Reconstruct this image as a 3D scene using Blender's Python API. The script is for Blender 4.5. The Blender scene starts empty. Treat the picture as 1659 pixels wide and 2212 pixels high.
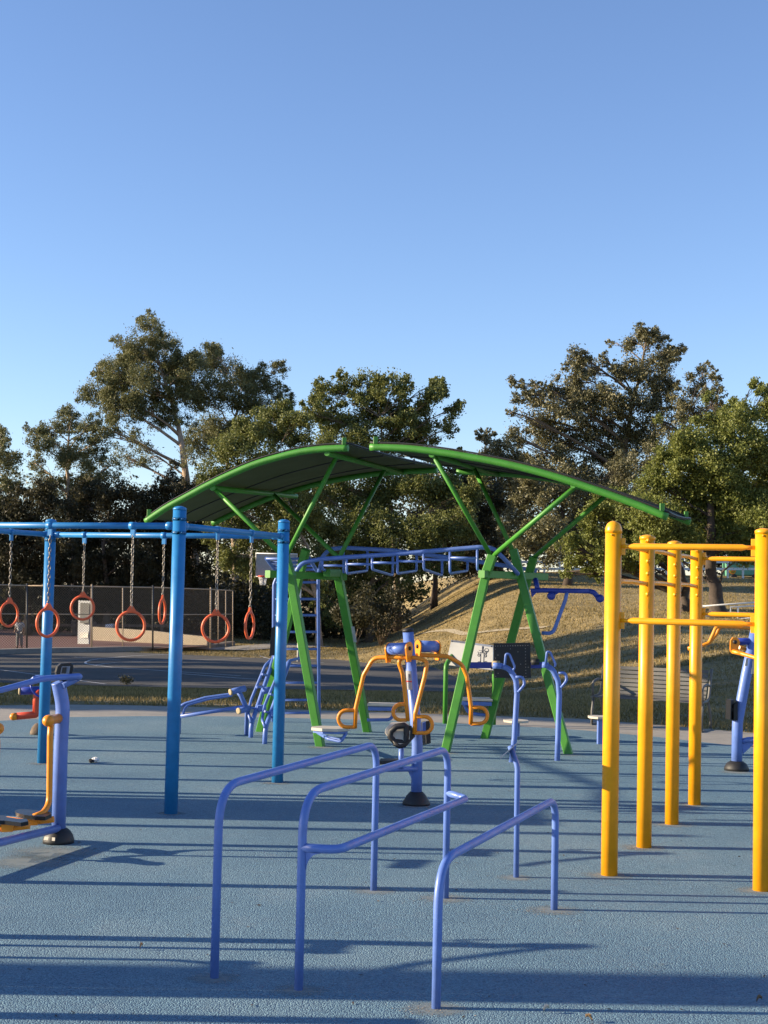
import bpy, bmesh, math, random
import numpy as np
from mathutils import Vector, Matrix
random.seed(7)
RNG = np.random.default_rng(11)
SC = bpy.context.scene
COL = SC.collection
RAD = math.radians

# ------------------------------------------------------------------ camera
EYE = 1.85
FPX = 3000.0            # focal length in survey units (photo width = 1659)
CX, CY = 829.5, 1106.0
PITCH, ROLL = 3.09, 1.25
cam_d = bpy.data.cameras.new('camera')
cam = bpy.data.objects.new('camera', cam_d)
COL.objects.link(cam)
cam_d.sensor_fit = 'HORIZONTAL'
cam_d.sensor_width = 36.0
cam_d.lens = FPX / 1659.0 * 36.0
cam_d.clip_start = 0.1
cam_d.clip_end = 3000
CM = Matrix.Rotation(RAD(90 + PITCH), 3, 'X') @ Matrix.Rotation(RAD(ROLL), 3, 'Z')
cam.matrix_world = Matrix.Translation((0, 0, EYE)) @ CM.to_4x4()
SC.camera = cam


def ray(px, py):
    return CM @ Vector(((px - CX) / FPX, -(py - CY) / FPX, -1.0))


def at(px, py, Y):
    """surveyed point: bearing px, py at distance Y in front of the camera"""
    d = ray(px, py)
    t = Y / d.y
    return Vector((d.x * t, Y, EYE + d.z * t))


def gnd(px, py, z=0.0):
    d = ray(px, py)
    t = (z - EYE) / d.z
    return Vector((d.x * t, d.y * t, z))


# ------------------------------------------------------------------ terrain
def lerp_tab(tab, v):
    return float(np.interp(v, [a for a, b in tab], [b for a, b in tab]))


ZL = [(-20, 0), (21.2, 0), (24, -.12), (41, -1.22), (55, -1.5), (76, -2.15), (97, -2.4), (150, -2.6), (400, -2.6)]
ZR = [(-20, 0), (21.2, 0), (35, .02), (52, .2), (69, .62), (80, 1.15), (92, 1.9), (116, 3.25), (127, 3.5), (160, 3.7), (400, 3.7)]


def sstep(t):
    t = min(1, max(0, t))
    return t * t * (3 - 2 * t)


def ter(x, y):
    xl = np.interp(y, [40, 80], [2.6, -2.0])
    w = np.interp(y, [30, 100], [10, 13.5])
    t = sstep((x - xl) / w)
    a = lerp_tab(ZL, y)
    b = lerp_tab(ZR, y)
    z = a + (b - a) * t
    if y > 30:
        k = min(1, (y - 30) / 30)
        z += k * .07 * (math.sin(x * .31 + y * .17) + math.sin(x * .13 - y * .23 + 2))
    return z


def ter_hit(px, py, dz=0.0):
    d = ray(px, py)
    lo, prev = None, None
    t = 10.0
    while t < 400:
        z = EYE + d.z * t
        if z < ter(d.x * t, d.y * t) + dz:
            a, b = t - .5, t
            for _ in range(20):
                m = (a + b) / 2
                if EYE + d.z * m < ter(d.x * m, d.y * m) + dz:
                    b = m
                else:
                    a = m
            return Vector((d.x * b, d.y * b, EYE + d.z * b))
        t += .5
    return Vector((d.x * 300, d.y * 300, 0))


# ------------------------------------------------------------------ mesh building
class MB:
    def __init__(self):
        self.v = []
        self.f = []
        self.s = []

    def face(self, idx, smooth=False):
        self.f.append(idx)
        self.s.append(smooth)

    def quadstrip(self, rings, closed_u=True, closed_v=False, smooth=True):
        n = len(rings[0])
        base = len(self.v)
        for r in rings:
            self.v.extend([tuple(p) for p in r])
        m = len(rings)
        for i in range(m if closed_v else m - 1):
            i2 = (i + 1) % m
            for j in range(n if closed_u else n - 1):
                j2 = (j + 1) % n
                self.face((base + i * n + j, base + i * n + j2, base + i2 * n + j2, base + i2 * n + j), smooth)
        return base

    def tube(self, path, r, seg=14, caps=True, closed=False, flat=None):
        P = [Vector(p) for p in path]
        n = len(P)
        rr = r if isinstance(r, (list, tuple)) else [r] * n
        T = []
        for i in range(n):
            if closed:
                t = P[(i + 1) % n] - P[i - 1]
            elif i == 0:
                t = P[1] - P[0]
            elif i == n - 1:
                t = P[-1] - P[-2]
            else:
                t = (P[i + 1] - P[i]).normalized() + (P[i] - P[i - 1]).normalized()
            T.append(t.normalized())
        up = Vector((0, 0, 1)) if abs(T[0].z) < .9 else Vector((0, 1, 0))
        N = (up - T[0] * up.dot(T[0])).normalized()
        rings = []
        for i in range(n):
            if i:
                N = (N - T[i] * N.dot(T[i]))
                N = N.normalized() if N.length > 1e-6 else T[i].orthogonal().normalized()
            B = T[i].cross(N)
            ring = []
            for k in range(seg):
                a = 2 * math.pi * k / seg
                ring.append(P[i] + N * (math.cos(a) * rr[i]) + B * (math.sin(a) * rr[i]))
            rings.append(ring)
        b = self.quadstrip(rings, True, closed, True)
        if caps and not closed:
            self.face(tuple(b + k for k in range(seg))[::-1])
            e = b + (n - 1) * seg
            self.face(tuple(e + k for k in range(seg)))
        return self

    def beam(self, p, q, w, h, up=(0, 0, 1), bev=.004):
        """rectangular section bar from p to q, w across, h along 'up'"""
        p, q = Vector(p), Vector(q)
        t = (q - p).normalized()
        u = Vector(up)
        u = (u - t * u.dot(t)).normalized()
        s = t.cross(u)
        w2, h2 = w / 2, h / 2
        b = min(bev, w2 * .4, h2 * .4)
        pr = [(w2 - b, h2), (w2, h2 - b), (w2, -h2 + b), (w2 - b, -h2), (-w2 + b, -h2), (-w2, -h2 + b), (-w2, h2 - b), (-w2 + b, h2)]
        rings = [[c + s * a + u * d for a, d in pr] for c in (p, q)]
        b0 = self.quadstrip(rings, True, False, False)
        self.face(tuple(b0 + k for k in range(8))[::-1])
        self.face(tuple(b0 + 8 + k for k in range(8)))
        return self

    def box(self, c, sx, sy, sz, rz=0, bev=.004):
        c = Vector(c)
        d = Vector((math.cos(rz), math.sin(rz), 0))
        return self.beam(c - d * sx / 2, c + d * sx / 2, sy, sz, (0, 0, 1), bev)

    def lathe(self, c, prof, seg=20, axis=None):
        """profile of (radius, height) about axis"""
        c = Vector(c)
        ax = Vector(axis).normalized() if axis else Vector((0, 0, 1))
        a1 = ax.orthogonal().normalized()
        a2 = ax.cross(a1)
        rings = []
        for r, h in prof:
            r = max(r, 1e-4)
            rings.append([c + ax * h + a1 * (r * math.cos(2 * math.pi * k / seg)) + a2 * (r * math.sin(2 * math.pi * k / seg)) for k in range(seg)])
        b = self.quadstrip(rings, True, False, True)
        self.face(tuple(b + k for k in range(seg))[::-1])
        e = b + (len(prof) - 1) * seg
        self.face(tuple(e + k for k in range(seg)))
        return self

    def plate(self, pts, thick, nrm=None):
        """polygon extruded by thick along its normal (centred)"""
        P = [Vector(p) for p in pts]
        if nrm is None:
            nrm = (P[1] - P[0]).cross(P[2] - P[0])
        nrm = Vector(nrm).normalized() * (thick / 2)
        n = len(P)
        b = len(self.v)
        self.v.extend([tuple(p - nrm) for p in P] + [tuple(p + nrm) for p in P])
        self.face(tuple(b + k for k in range(n))[::-1])
        self.face(tuple(b + n + k for k in range(n)))
        for k in range(n):
            k2 = (k + 1) % n
            self.face((b + k, b + k2, b + n + k2, b + n + k))
        return self

    def torus(self, c, R, r, u, v, seg=30, s2=10, sx=1, sy=1):
        c, u, v = Vector(c), Vector(u).normalized(), Vector(v).normalized()
        path = [c + u * (R * sx * math.cos(2 * math.pi * k / seg)) + v * (R * sy * math.sin(2 * math.pi * k / seg)) for k in range(seg)]
        return self.tube(path, r, s2, False, True)

    def build(self, name, mat, parent=None, label=None):
        me = bpy.data.meshes.new(name)
        off = Vector((0, 0, 0))
        p = parent
        while p is not None:
            off = off + p.location
            p = p.parent
        vs = [(a - off.x, b - off.y, c - off.z) for a, b, c in self.v]
        me.from_pydata(vs, [], self.f)
        me.polygons.foreach_set('use_smooth', self.s)
        me.update()
        for m in (mat if isinstance(mat, (list, tuple)) else [mat]):
            me.materials.append(m)
        o = bpy.data.objects.new(name, me)
        COL.objects.link(o)
        if parent is not None:
            o.parent = parent
        if label:
            o['label'] = label
        return o


def fillet(pts, r, n=6):
    P = [Vector(p) for p in pts]
    out = [P[0]]
    for i in range(1, len(P) - 1):
        a, b, c = P[i - 1], P[i], P[i + 1]
        u, v = (a - b), (c - b)
        lu, lv = u.length, v.length
        u.normalize(); v.normalize()
        ang = u.angle(v)
        if ang > 3.1:
            out.append(b); continue
        rr = r[i - 1] if isinstance(r, (list, tuple)) else r
        d = min(rr / math.tan(ang / 2), lu * .48, lv * .48)
        s, e = b + u * d, b + v * d
        for k in range(n + 1):
            t = k / n
            out.append(s * (1 - t) ** 2 + b * (2 * t * (1 - t)) + e * t * t)
    out.append(P[-1])
    return out


def tag(o, label, cat, group=None, kind=None):
    if label:
        o['label'] = label
    if cat:
        o['category'] = cat
    if group:
        o['group'] = group
    if kind:
        o['kind'] = kind
    return o


def thing(name, label, cat, loc=(0, 0, 0), group=None):
    o = bpy.data.objects.new(name, None)
    o.empty_display_size = .1
    COL.objects.link(o)
    o.location = loc
    return tag(o, label, cat, group)


def np_mesh(name, V, F, mat, smooth=False):
    """V (n,3) float array, F (m,k) int array"""
    me = bpy.data.meshes.new(name)
    V = np.asarray(V, dtype=np.float32)
    F = np.asarray(F, dtype=np.int32)
    m, k = F.shape
    me.vertices.add(len(V)); me.vertices.foreach_set('co', V.ravel())
    me.loops.add(m * k); me.loops.foreach_set('vertex_index', F.ravel())
    me.polygons.add(m)
    me.polygons.foreach_set('loop_start', np.arange(0, m * k, k, dtype=np.int32))
    me.polygons.foreach_set('loop_total', np.full(m, k, dtype=np.int32))
    me.polygons.foreach_set('use_smooth', np.full(m, smooth))
    me.update(calc_edges=True)
    me.materials.append(mat)
    o = bpy.data.objects.new(name, me)
    COL.objects.link(o)
    return o


# ------------------------------------------------------------------ materials
def new_mat(name):
    m = bpy.data.materials.new(name)
    m.use_nodes = True
    nt = m.node_tree
    b = nt.nodes['Principled BSDF']
    return m, nt, b


def node(nt, t, **kw):
    n = nt.nodes.new(t)
    for k, v in kw.items():
        if k in n.inputs:
            n.inputs[k].default_value = v
        else:
            setattr(n, k, v)
    return n


def ramp(nt, stops):
    n = nt.nodes.new('ShaderNodeValToRGB')
    cr = n.color_ramp
    while len(cr.elements) < len(stops):
        cr.elements.new(.5)
    for e, (p, c) in zip(cr.elements, stops):
        e.position = p
        e.color = (c[0], c[1], c[2], 1)
    return n


def sc(c, k):
    return tuple(min(1, x * k) for x in c)


def paint(name, c, rough=.36, var=.12, bump=.02, scale=9, metal=0, coat=.0):
    m, nt, b = new_mat(name)
    tc = node(nt, 'ShaderNodeTexCoord')
    n1 = node(nt, 'ShaderNodeTexNoise', Scale=scale, Detail=5.0, Roughness=.6)
    nt.links.new(tc.outputs['Object'], n1.inputs['Vector'])
    r = ramp(nt, [(.3, sc(c, 1 - var)), (.7, sc(c, 1 + var))])
    nt.links.new(n1.outputs['Fac'], r.inputs['Fac'])
    # worn scuffs and dust
    n2 = node(nt, 'ShaderNodeTexNoise', Scale=38.0, Detail=6.0, Roughness=.7)
    nt.links.new(tc.outputs['Object'], n2.inputs['Vector'])
    r2 = ramp(nt, [(.60, (0, 0, 0)), (.76, (.34, .34, .34))])
    nt.links.new(n2.outputs['Fac'], r2.inputs['Fac'])
    mx = node(nt, 'ShaderNodeMix', data_type='RGBA')
    nt.links.new(r2.outputs['Color'], mx.inputs['Factor'])
    nt.links.new(r.outputs['Color'], mx.inputs['A'])
    g = sum(c) / 3
    du_ = min(1, g * 6 + .08)
    mx.inputs['B'].default_value = (c[0] * .6 + .12 * du_, c[1] * .6 + .11 * du_, c[2] * .6 + .10 * du_, 1)
    nt.links.new(mx.outputs['Result'], b.inputs['Base Color'])
    rr = node(nt, 'ShaderNodeMapRange')
    rr.inputs['To Min'].default_value = rough - .07
    rr.inputs['To Max'].default_value = rough + .12
    nt.links.new(n2.outputs['Fac'], rr.inputs['Value'])
    nt.links.new(rr.outputs['Result'], b.inputs['Roughness'])
    b.inputs['Metallic'].default_value = metal
    b.inputs['Coat Weight'].default_value = coat
    if bump:
        bp = node(nt, 'ShaderNodeBump', Strength=bump, Distance=.01)
        nt.links.new(n2.outputs['Fac'], bp.inputs['Height'])
        nt.links.new(bp.outputs['Normal'], b.inputs['Normal'])
    return m


M = {}
M['peri'] = paint('periwinkle_paint', (.108, .19, .50), .38)
M['sky_blue'] = paint('blue_post_paint', (.02, .185, .44), .36)
M['green'] = paint('green_paint', (.048, .225, .02), .48)
M['yellow'] = paint('yellow_paint', (.82, .345, .003), .36, .09)
M['amber'] = paint('amber_paint', (.78, .26, .008), .36, .07)
M['red'] = paint('red_paint', (.62, .07, .025), .4)
M['ring_red'] = paint('ring_coating', (.74, .115, .03), .42)
M['navy'] = paint('navy_paint', (.02, .045, .30), .4)
M['black'] = paint('black_rubber', (.014, .014, .015), .55)
M['blackgloss'] = paint('black_plastic', (.012, .012, .013), .3)
M['cream'] = paint('cream_board', (.50, .46, .38), .6)
M['white'] = paint('white_paint', (.72, .72, .70), .5)
M['grey_panel'] = paint('grey_screen', (.16, .19, .26), .3)
M['chain'] = paint('galvanised_chain', (.26, .235, .205), .42, metal=.8)
M['steel'] = paint('galvanised_steel', (.30, .29, .27), .5, metal=.4)
M['rust_rail'] = paint('rusty_rail', (.42, .32, .22), .7)
M['bench'] = paint('grey_bench_coating', (.12, .118, .112), .55)
M['wood'] = paint('tan_grip', (.36, .29, .17), .7)
M['sign'] = paint('sign_face', (.36, .37, .375), .45, .05)
M['ink'] = paint('sign_ink', (.04, .05, .08), .5)
M['inkred'] = paint('sign_ink_red', (.5, .05, .04), .5)
M['bark'] = paint('grey_bark', (.16, .12, .085), .9, .35, .6, 6)
M['darkbark'] = paint('dark_bark', (.06, .045, .035), .9, .35, .6, 6)
M['gumbark'] = paint('pale_gum_bark', (.36, .27, .19), .85, .3, .3, 3)
M['concrete_wall'] = paint('rendered_wall', (.36, .30, .215), .9, .14, .3, 5)
M['hillpath'] = paint('dusty_path', (.30, .255, .17), .9, .2, .3, 4)
M['backboard'] = paint('backboard_face', (.34, .34, .33), .5)  # white board face greyed, its shade put into the colour
M['kerb'] = paint('kerb_concrete', (.24, .215, .185), .9, .15, .2, 5)
M['vinyl'] = paint('white_vinyl_fence', (.66, .66, .63), .6)
M['dark_steel'] = paint('dark_fence_post', (.05, .05, .05), .5)
M['skin'] = paint('skin', (.30, .16, .10), .6)
M['shirt'] = paint('grey_shirt', (.42, .43, .45), .9)
M['trousers'] = paint('grey_trousers', (.22, .22, .22), .9, .3, 0, 14)
M['darkcloth'] = paint('dark_cloth', (.02, .02, .025), .8)
M['court_red'] = paint('red_court', (.19, .095, .078), .85, .1, .1, 3)


def fabric_mat():
    m, nt, b = new_mat('shade_cloth')
    tc = node(nt, 'ShaderNodeTexCoord')
    n1 = node(nt, 'ShaderNodeTexNoise', Scale=2.5, Detail=6.0)
    nt.links.new(tc.outputs['Object'], n1.inputs['Vector'])
    r = ramp(nt, [(.3, (.05, .066, .042)), (.7, (.09, .108, .07))])
    nt.links.new(n1.outputs['Fac'], r.inputs['Fac'])
    nt.links.new(r.outputs['Color'], b.inputs['Base Color'])
    b.inputs['Roughness'].default_value = .85
    w = node(nt, 'ShaderNodeTexNoise', Scale=240.0)
    nt.links.new(tc.outputs['Object'], w.inputs['Vector'])
    bp = node(nt, 'ShaderNodeBump', Strength=.2, Distance=.004)
    nt.links.new(w.outputs['Fac'], bp.inputs['Height'])
    nt.links.new(bp.outputs['Normal'], b.inputs['Normal'])
    tr = node(nt, 'ShaderNodeBsdfTranslucent')
    tr.inputs['Color'].default_value = (.15, .18, .08, 1)
    mx = node(nt, 'ShaderNodeMixShader')
    mx.inputs[0].default_value = .35
    nt.links.new(b.outputs[0], mx.inputs[1]); nt.links.new(tr.outputs[0], mx.inputs[2])
    nt.links.new(mx.outputs[0], nt.nodes['Material Output'].inputs[0])
    return m


M['fabric'] = fabric_mat()


def rubber_mat():
    m, nt, b = new_mat('blue_rubber_surface')
    tc = node(nt, 'ShaderNodeTexCoord')
    vo = node(nt, 'ShaderNodeTexVoronoi', Scale=120.0)
    nt.links.new(tc.outputs['Object'], vo.inputs['Vector'])
    n0 = node(nt, 'ShaderNodeTexNoise', Scale=.55, Detail=7.0, Roughness=.62)
    n1 = node(nt, 'ShaderNodeTexNoise', Scale=45.0, Detail=4.0, Roughness=.7)
    for n in (n0, n1):
        nt.links.new(tc.outputs['Object'], n.inputs['Vector'])
    r0 = ramp(nt, [(.25, (.082, .165, .235)), (.5, (.124, .222, .285)), (.75, (.185, .275, .322))])
    nt.links.new(n0.outputs['Fac'], r0.inputs['Fac'])
    # granule colour
    r1 = ramp(nt, [(0, (.55, .6, .66)), (.5, (1, 1, 1)), (1, (1.0, 1.0, 1.0))])
    sep = node(nt, 'ShaderNodeSeparateColor')
    nt.links.new(vo.outputs['Color'], sep.inputs['Color'])
    r2 = ramp(nt, [(0, (.42, .47, .55)), (.35, (.8, .82, .85)), (.65, (1, 1, 1)), (.9, (1.15, 1.15, 1.12)), (1, (1.5, 1.45, 1.35))])
    nt.links.new(sep.outputs['Red'], r2.inputs['Fac'])
    mul = node(nt, 'ShaderNodeMix', data_type='RGBA', blend_type='MULTIPLY')
    mul.inputs['Factor'].default_value = .8
    nt.links.new(r0.outputs['Color'], mul.inputs['A'])
    nt.links.new(r2.outputs['Color'], mul.inputs['B'])
    # pale worn speckles and dust
    n3 = node(nt, 'ShaderNodeTexNoise', Scale=3.2, Detail=8.0, Roughness=.75)
    nt.links.new(tc.outputs['Object'], n3.inputs['Vector'])
    r3 = ramp(nt, [(.55, (0, 0, 0)), (.78, (.35, .35, .35))])
    nt.links.new(n3.outputs['Fac'], r3.inputs['Fac'])
    mx = node(nt, 'ShaderNodeMix', data_type='RGBA')
    nt.links.new(r3.outputs['Color'], mx.inputs['Factor'])
    nt.links.new(mul.outputs['Result'], mx.inputs['A'])
    mx.inputs['B'].default_value = (.22, .25, .26, 1)
    # dark stains
    n4 = node(nt, 'ShaderNodeTexNoise', Scale=9.0, Detail=6.0, Roughness=.7)
    nt.links.new(tc.outputs['Object'], n4.inputs['Vector'])
    r4 = ramp(nt, [(.66, (1, 1, 1)), (.76, (.68, .68, .68))])
    nt.links.new(n4.outputs['Fac'], r4.inputs['Fac'])
    m4 = node(nt, 'ShaderNodeMix', data_type='RGBA', blend_type='MULTIPLY')
    m4.inputs['Factor'].default_value = 1
    nt.links.new(mx.outputs['Result'], m4.inputs['A'])
    nt.links.new(r4.outputs['Color'], m4.inputs['B'])
    nt.links.new(m4.outputs['Result'], b.inputs['Base Color'])
    b.inputs['Roughness'].default_value = .78
    rv = ramp(nt, [(0, (1, 1, 1)), (.55, (.55, .55, .55)), (.9, (0, 0, 0))])
    nt.links.new(vo.outputs['Distance'], rv.inputs['Fac'])
    bp = node(nt, 'ShaderNodeBump', Strength=1.0, Distance=.006)
    nt.links.new(rv.outputs['Color'], bp.inputs['Height'])
    bp2 = node(nt, 'ShaderNodeBump', Strength=.12, Distance=.004)
    nt.links.new(n1.outputs['Fac'], bp2.inputs['Height'])
    nt.links.new(bp.outputs['Normal'], bp2.inputs['Normal'])
    nt.links.new(bp2.outputs['Normal'], b.inputs['Normal'])
    return m


M['rubber'] = rubber_mat()


def ground_mat(name, stops, s0=.5, s1=12, s2=90, bump=.5, dist=.03, rough=.95, aniso=1.0):
    m, nt, b = new_mat(name)
    tc = node(nt, 'ShaderNodeTexCoord')
    n0 = node(nt, 'ShaderNodeTexNoise', Scale=s0, Detail=8.0, Roughness=.65)
    n1 = node(nt, 'ShaderNodeTexNoise', Scale=s1, Detail=6.0, Roughness=.7)
    n2 = node(nt, 'ShaderNodeTexNoise', Scale=s2, Detail=3.0)
    for n in (n0, n1, n2):
        nt.links.new(tc.outputs['Object'], n.inputs['Vector'])
    a = node(nt, 'ShaderNodeMath', operation='MULTIPLY_ADD')
    a.inputs[1].default_value = .5
    h = node(nt, 'ShaderNodeMath', operation='MULTIPLY')
    h.inputs[1].default_value = .55
    nt.links.new(n0.outputs['Fac'], h.inputs[0])
    nt.links.new(n1.outputs['Fac'], a.inputs[0])
    nt.links.new(h.outputs[0], a.inputs[2])
    r = ramp(nt, stops)
    nt.links.new(a.outputs[0], r.inputs['Fac'])
    nt.links.new(r.outputs['Color'], b.inputs['Base Color'])
    b.inputs['Roughness'].default_value = rough
    ad = node(nt, 'ShaderNodeMath', operation='ADD')
    nt.links.new(n1.outputs['Fac'], ad.inputs[0]); nt.links.new(n2.outputs['Fac'], ad.inputs[1])
    bp = node(nt, 'ShaderNodeBump', Strength=bump, Distance=dist)
    nt.links.new(ad.outputs[0], bp.inputs['Height'])
    nt.links.new(bp.outputs['Normal'], b.inputs['Normal'])
    return m


M['soil'] = ground_mat('dry_grass_ground', [(.34, (.07, .065, .022)), (.45, (.185, .14, .052)), (.55, (.34, .255, .105)), (.7, (.42, .325, .155))], .22, 5, 60, .8, .08)
M['asphalt'] = ground_mat('court_asphalt', [(.33, (.028, .028, .027)), (.52, (.052, .051, .048)), (.7, (.085, .08, .07))], .3, 8, 120, .3, .01)
M['concrete'] = ground_mat('concrete_apron', [(.35, (.22, .21, .185)), (.55, (.29, .27, .235)), (.7, (.35, .32, .27))], .6, 6, 80, .25, .01)
M['line'] = ground_mat('court_line_paint', [(.3, (.35, .35, .35)), (.6, (.55, .55, .54))], .9, 9, 60, .1, .005)


def leaf_mat(name, c0, c1, trans=.3, shine=.35):
    m, nt, b = new_mat(name)
    ge = node(nt, 'ShaderNodeNewGeometry')
    tc = node(nt, 'ShaderNodeTexCoord')
    n0 = node(nt, 'ShaderNodeTexNoise', Scale=.45, Detail=3.0)
    nt.links.new(tc.outputs['Object'], n0.inputs['Vector'])
    a = node(nt, 'ShaderNodeMath', operation='MULTIPLY_ADD')
    a.inputs[1].default_value = .55
    h = node(nt, 'ShaderNodeMath', operation='MULTIPLY'); h.inputs[1].default_value = .6
    nt.links.new(n0.outputs['Fac'], h.inputs[0])
    nt.links.new(ge.outputs['Random Per Island'], a.inputs[0])
    nt.links.new(h.outputs[0], a.inputs[2])
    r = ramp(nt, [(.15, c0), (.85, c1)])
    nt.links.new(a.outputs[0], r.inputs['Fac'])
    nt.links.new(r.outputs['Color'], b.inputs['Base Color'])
    b.inputs['Roughness'].default_value = .5
    b.inputs['Specular IOR Level'].default_value = shine
    tr = node(nt, 'ShaderNodeBsdfTranslucent')
    nt.links.new(r.outputs['Color'], tr.inputs['Color'])
    mx = node(nt, 'ShaderNodeMixShader'); mx.inputs[0].default_value = trans
    nt.links.new(b.outputs[0], mx.inputs[1]); nt.links.new(tr.outputs[0], mx.inputs[2])
    nt.links.new(mx.outputs[0], nt.nodes['Material Output'].inputs[0])
    return m


M['leaf_gum'] = leaf_mat('gum_leaves', (.064, .080, .032), (.225, .22, .09))
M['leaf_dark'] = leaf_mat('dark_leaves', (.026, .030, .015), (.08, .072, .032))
M['leaf_broad'] = leaf_mat('broad_leaves', (.058, .082, .020), (.215, .225, .062))
M['leaf_ever'] = leaf_mat('evergreen_leaves', (.048, .057, .025), (.195, .175, .072), .2, .6)
M['leaf_lime'] = leaf_mat('yellow_green_leaves', (.072, .098, .02), (.235, .255, .06))
M['leaf_brown'] = leaf_mat('dry_leaves', (.12, .06, .03), (.30, .2, .1))
M['blade'] = leaf_mat('grass_blades', (.07, .068, .02), (.38, .28, .115), .3, .2)


def chainlink_mat():
    m, nt, b = new_mat('chain_link')
    tc = node(nt, 'ShaderNodeTexCoord')
    sp = node(nt, 'ShaderNodeSeparateXYZ')
    nt.links.new(tc.outputs['UV'], sp.inputs[0])
    outs = []
    for sgn in (1, -1):
        s = node(nt, 'ShaderNodeMath', operation='MULTIPLY'); s.inputs[1].default_value = sgn
        nt.links.new(sp.outputs['Y'], s.inputs[0])
        ad = node(nt, 'ShaderNodeMath', operation='ADD')
        nt.links.new(sp.outputs['X'], ad.inputs[0]); nt.links.new(s.outputs[0], ad.inputs[1])
        ml = node(nt, 'ShaderNodeMath', operation='MULTIPLY'); ml.inputs[1].default_value = 7.0
        nt.links.new(ad.outputs[0], ml.inputs[0])
        fr = node(nt, 'ShaderNodeMath', operation='FRACT')
        nt.links.new(ml.outputs[0], fr.inputs[0])
        lt = node(nt, 'ShaderNodeMath', operation='LESS_THAN'); lt.inputs[1].default_value = .19
        nt.links.new(fr.outputs[0], lt.inputs[0])
        outs.append(lt)
    mxm = node(nt, 'ShaderNodeMath', operation='MAXIMUM')
    nt.links.new(outs[0].outputs[0], mxm.inputs[0]); nt.links.new(outs[1].outputs[0], mxm.inputs[1])
    b.inputs['Base Color'].default_value = (.17, .125, .085, 1)
    b.inputs['Metallic'].default_value = .3
    b.inputs['Roughness'].default_value = .6
    tr = node(nt, 'ShaderNodeBsdfTransparent')
    mx = node(nt, 'ShaderNodeMixShader')
    nt.links.new(mxm.outputs[0], mx.inputs[0])
    nt.links.new(tr.outputs[0], mx.inputs[1]); nt.links.new(b.outputs[0], mx.inputs[2])
    nt.links.new(mx.outputs[0], nt.nodes['Material Output'].inputs[0])
    return m


M['chainlink'] = chainlink_mat()


def dust_mat():
    m, nt, b = new_mat('pale_dust')
    tc = node(nt, 'ShaderNodeTexCoord')
    n = node(nt, 'ShaderNodeTexNoise', Scale=26.0, Detail=7.0, Roughness=.75)
    nt.links.new(tc.outputs['Object'], n.inputs['Vector'])
    gr = node(nt, 'ShaderNodeTexGradient', gradient_type='SPHERICAL')
    nt.links.new(tc.outputs['UV'], gr.inputs['Vector'])
    s = node(nt, 'ShaderNodeMath', operation='ADD')
    nt.links.new(n.outputs['Fac'], s.inputs[0]); nt.links.new(gr.outputs['Fac'], s.inputs[1])
    r = ramp(nt, [(.62, (0, 0, 0)), (1.0, (.75, .75, .75))])
    k = node(nt, 'ShaderNodeMath', operation='MULTIPLY'); k.inputs[1].default_value = .8
    nt.links.new(s.outputs[0], k.inputs[0])
    nt.links.new(k.outputs[0], r.inputs['Fac'])
    b.inputs['Base Color'].default_value = (.23, .27, .275, 1)
    b.inputs['Roughness'].default_value = .95
    tr = node(nt, 'ShaderNodeBsdfTransparent')
    mx = node(nt, 'ShaderNodeMixShader')
    nt.links.new(r.outputs['Color'], mx.inputs[0])
    nt.links.new(tr.outputs[0], mx.inputs[1]); nt.links.new(b.outputs[0], mx.inputs[2])
    nt.links.new(mx.outputs[0], nt.nodes['Material Output'].inputs[0])
    return m


M['dust'] = dust_mat()

# ------------------------------------------------------------------ light
SUN_EL, SUN_AZ = 16.3, 1.1      # shadow runs to +X, turning this many degrees away from the camera
sd = Vector((math.cos(RAD(SUN_AZ)) * math.cos(RAD(SUN_EL)), math.sin(RAD(SUN_AZ)) * math.cos(RAD(SUN_EL)), -math.sin(RAD(SUN_EL))))
w = bpy.data.worlds.new('World')
SC.world = w
w.use_nodes = True
nt = w.node_tree
bg = nt.nodes['Background']
sky = nt.nodes.new('ShaderNodeTexSky')
sky.sky_type = 'NISHITA'
sky.sun_disc = False
sky.sun_elevation = RAD(SUN_EL)
# nishita: rotation 0 puts the sun at +Y, growing clockwise seen from above
to_sun = -sd
sky.sun_rotation = math.atan2(to_sun.x, to_sun.y)
sky.air_density = 1.0
sky.dust_density = .05
sky.ozone_density = 3.2
sky.altitude = 100
wb = nt.nodes.new('ShaderNodeMix')      # camera white balance of the blue hour sky
wb.data_type = 'RGBA'
wb.blend_type = 'MULTIPLY'
wb.inputs['Factor'].default_value = 1
wb.inputs['B'].default_value = (1.06, 1.01, 1.12, 1)
nt.links.new(sky.outputs[0], wb.inputs['A'])
nt.links.new(wb.outputs['Result'], bg.inputs[0])
bg.inputs[1].default_value = .093
sl = bpy.data.lights.new('sun', 'SUN')
sl.energy = 5.0
sl.angle = RAD(.53)
sl.color = (1.0, .82, .59)
so = bpy.data.objects.new('sun', sl)
COL.objects.link(so)
so.rotation_euler = sd.to_track_quat('-Z', 'Y').to_euler()
so.location = (-30, -5, 25)
SC.view_settings.view_transform = 'Standard'
SC.view_settings.look = 'None'
SC.view_settings.exposure = 1.2
SC.view_settings.gamma = 1
SC.render.film_transparent = False
try:
    SC.cycles.use_denoising = True
    SC.cycles.max_bounces = 6
    SC.cycles.transparent_max_bounces = 24
except Exception:
    pass
# ================================================================== SETTING
def structure(o):
    o['kind'] = 'structure'
    return o


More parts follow.
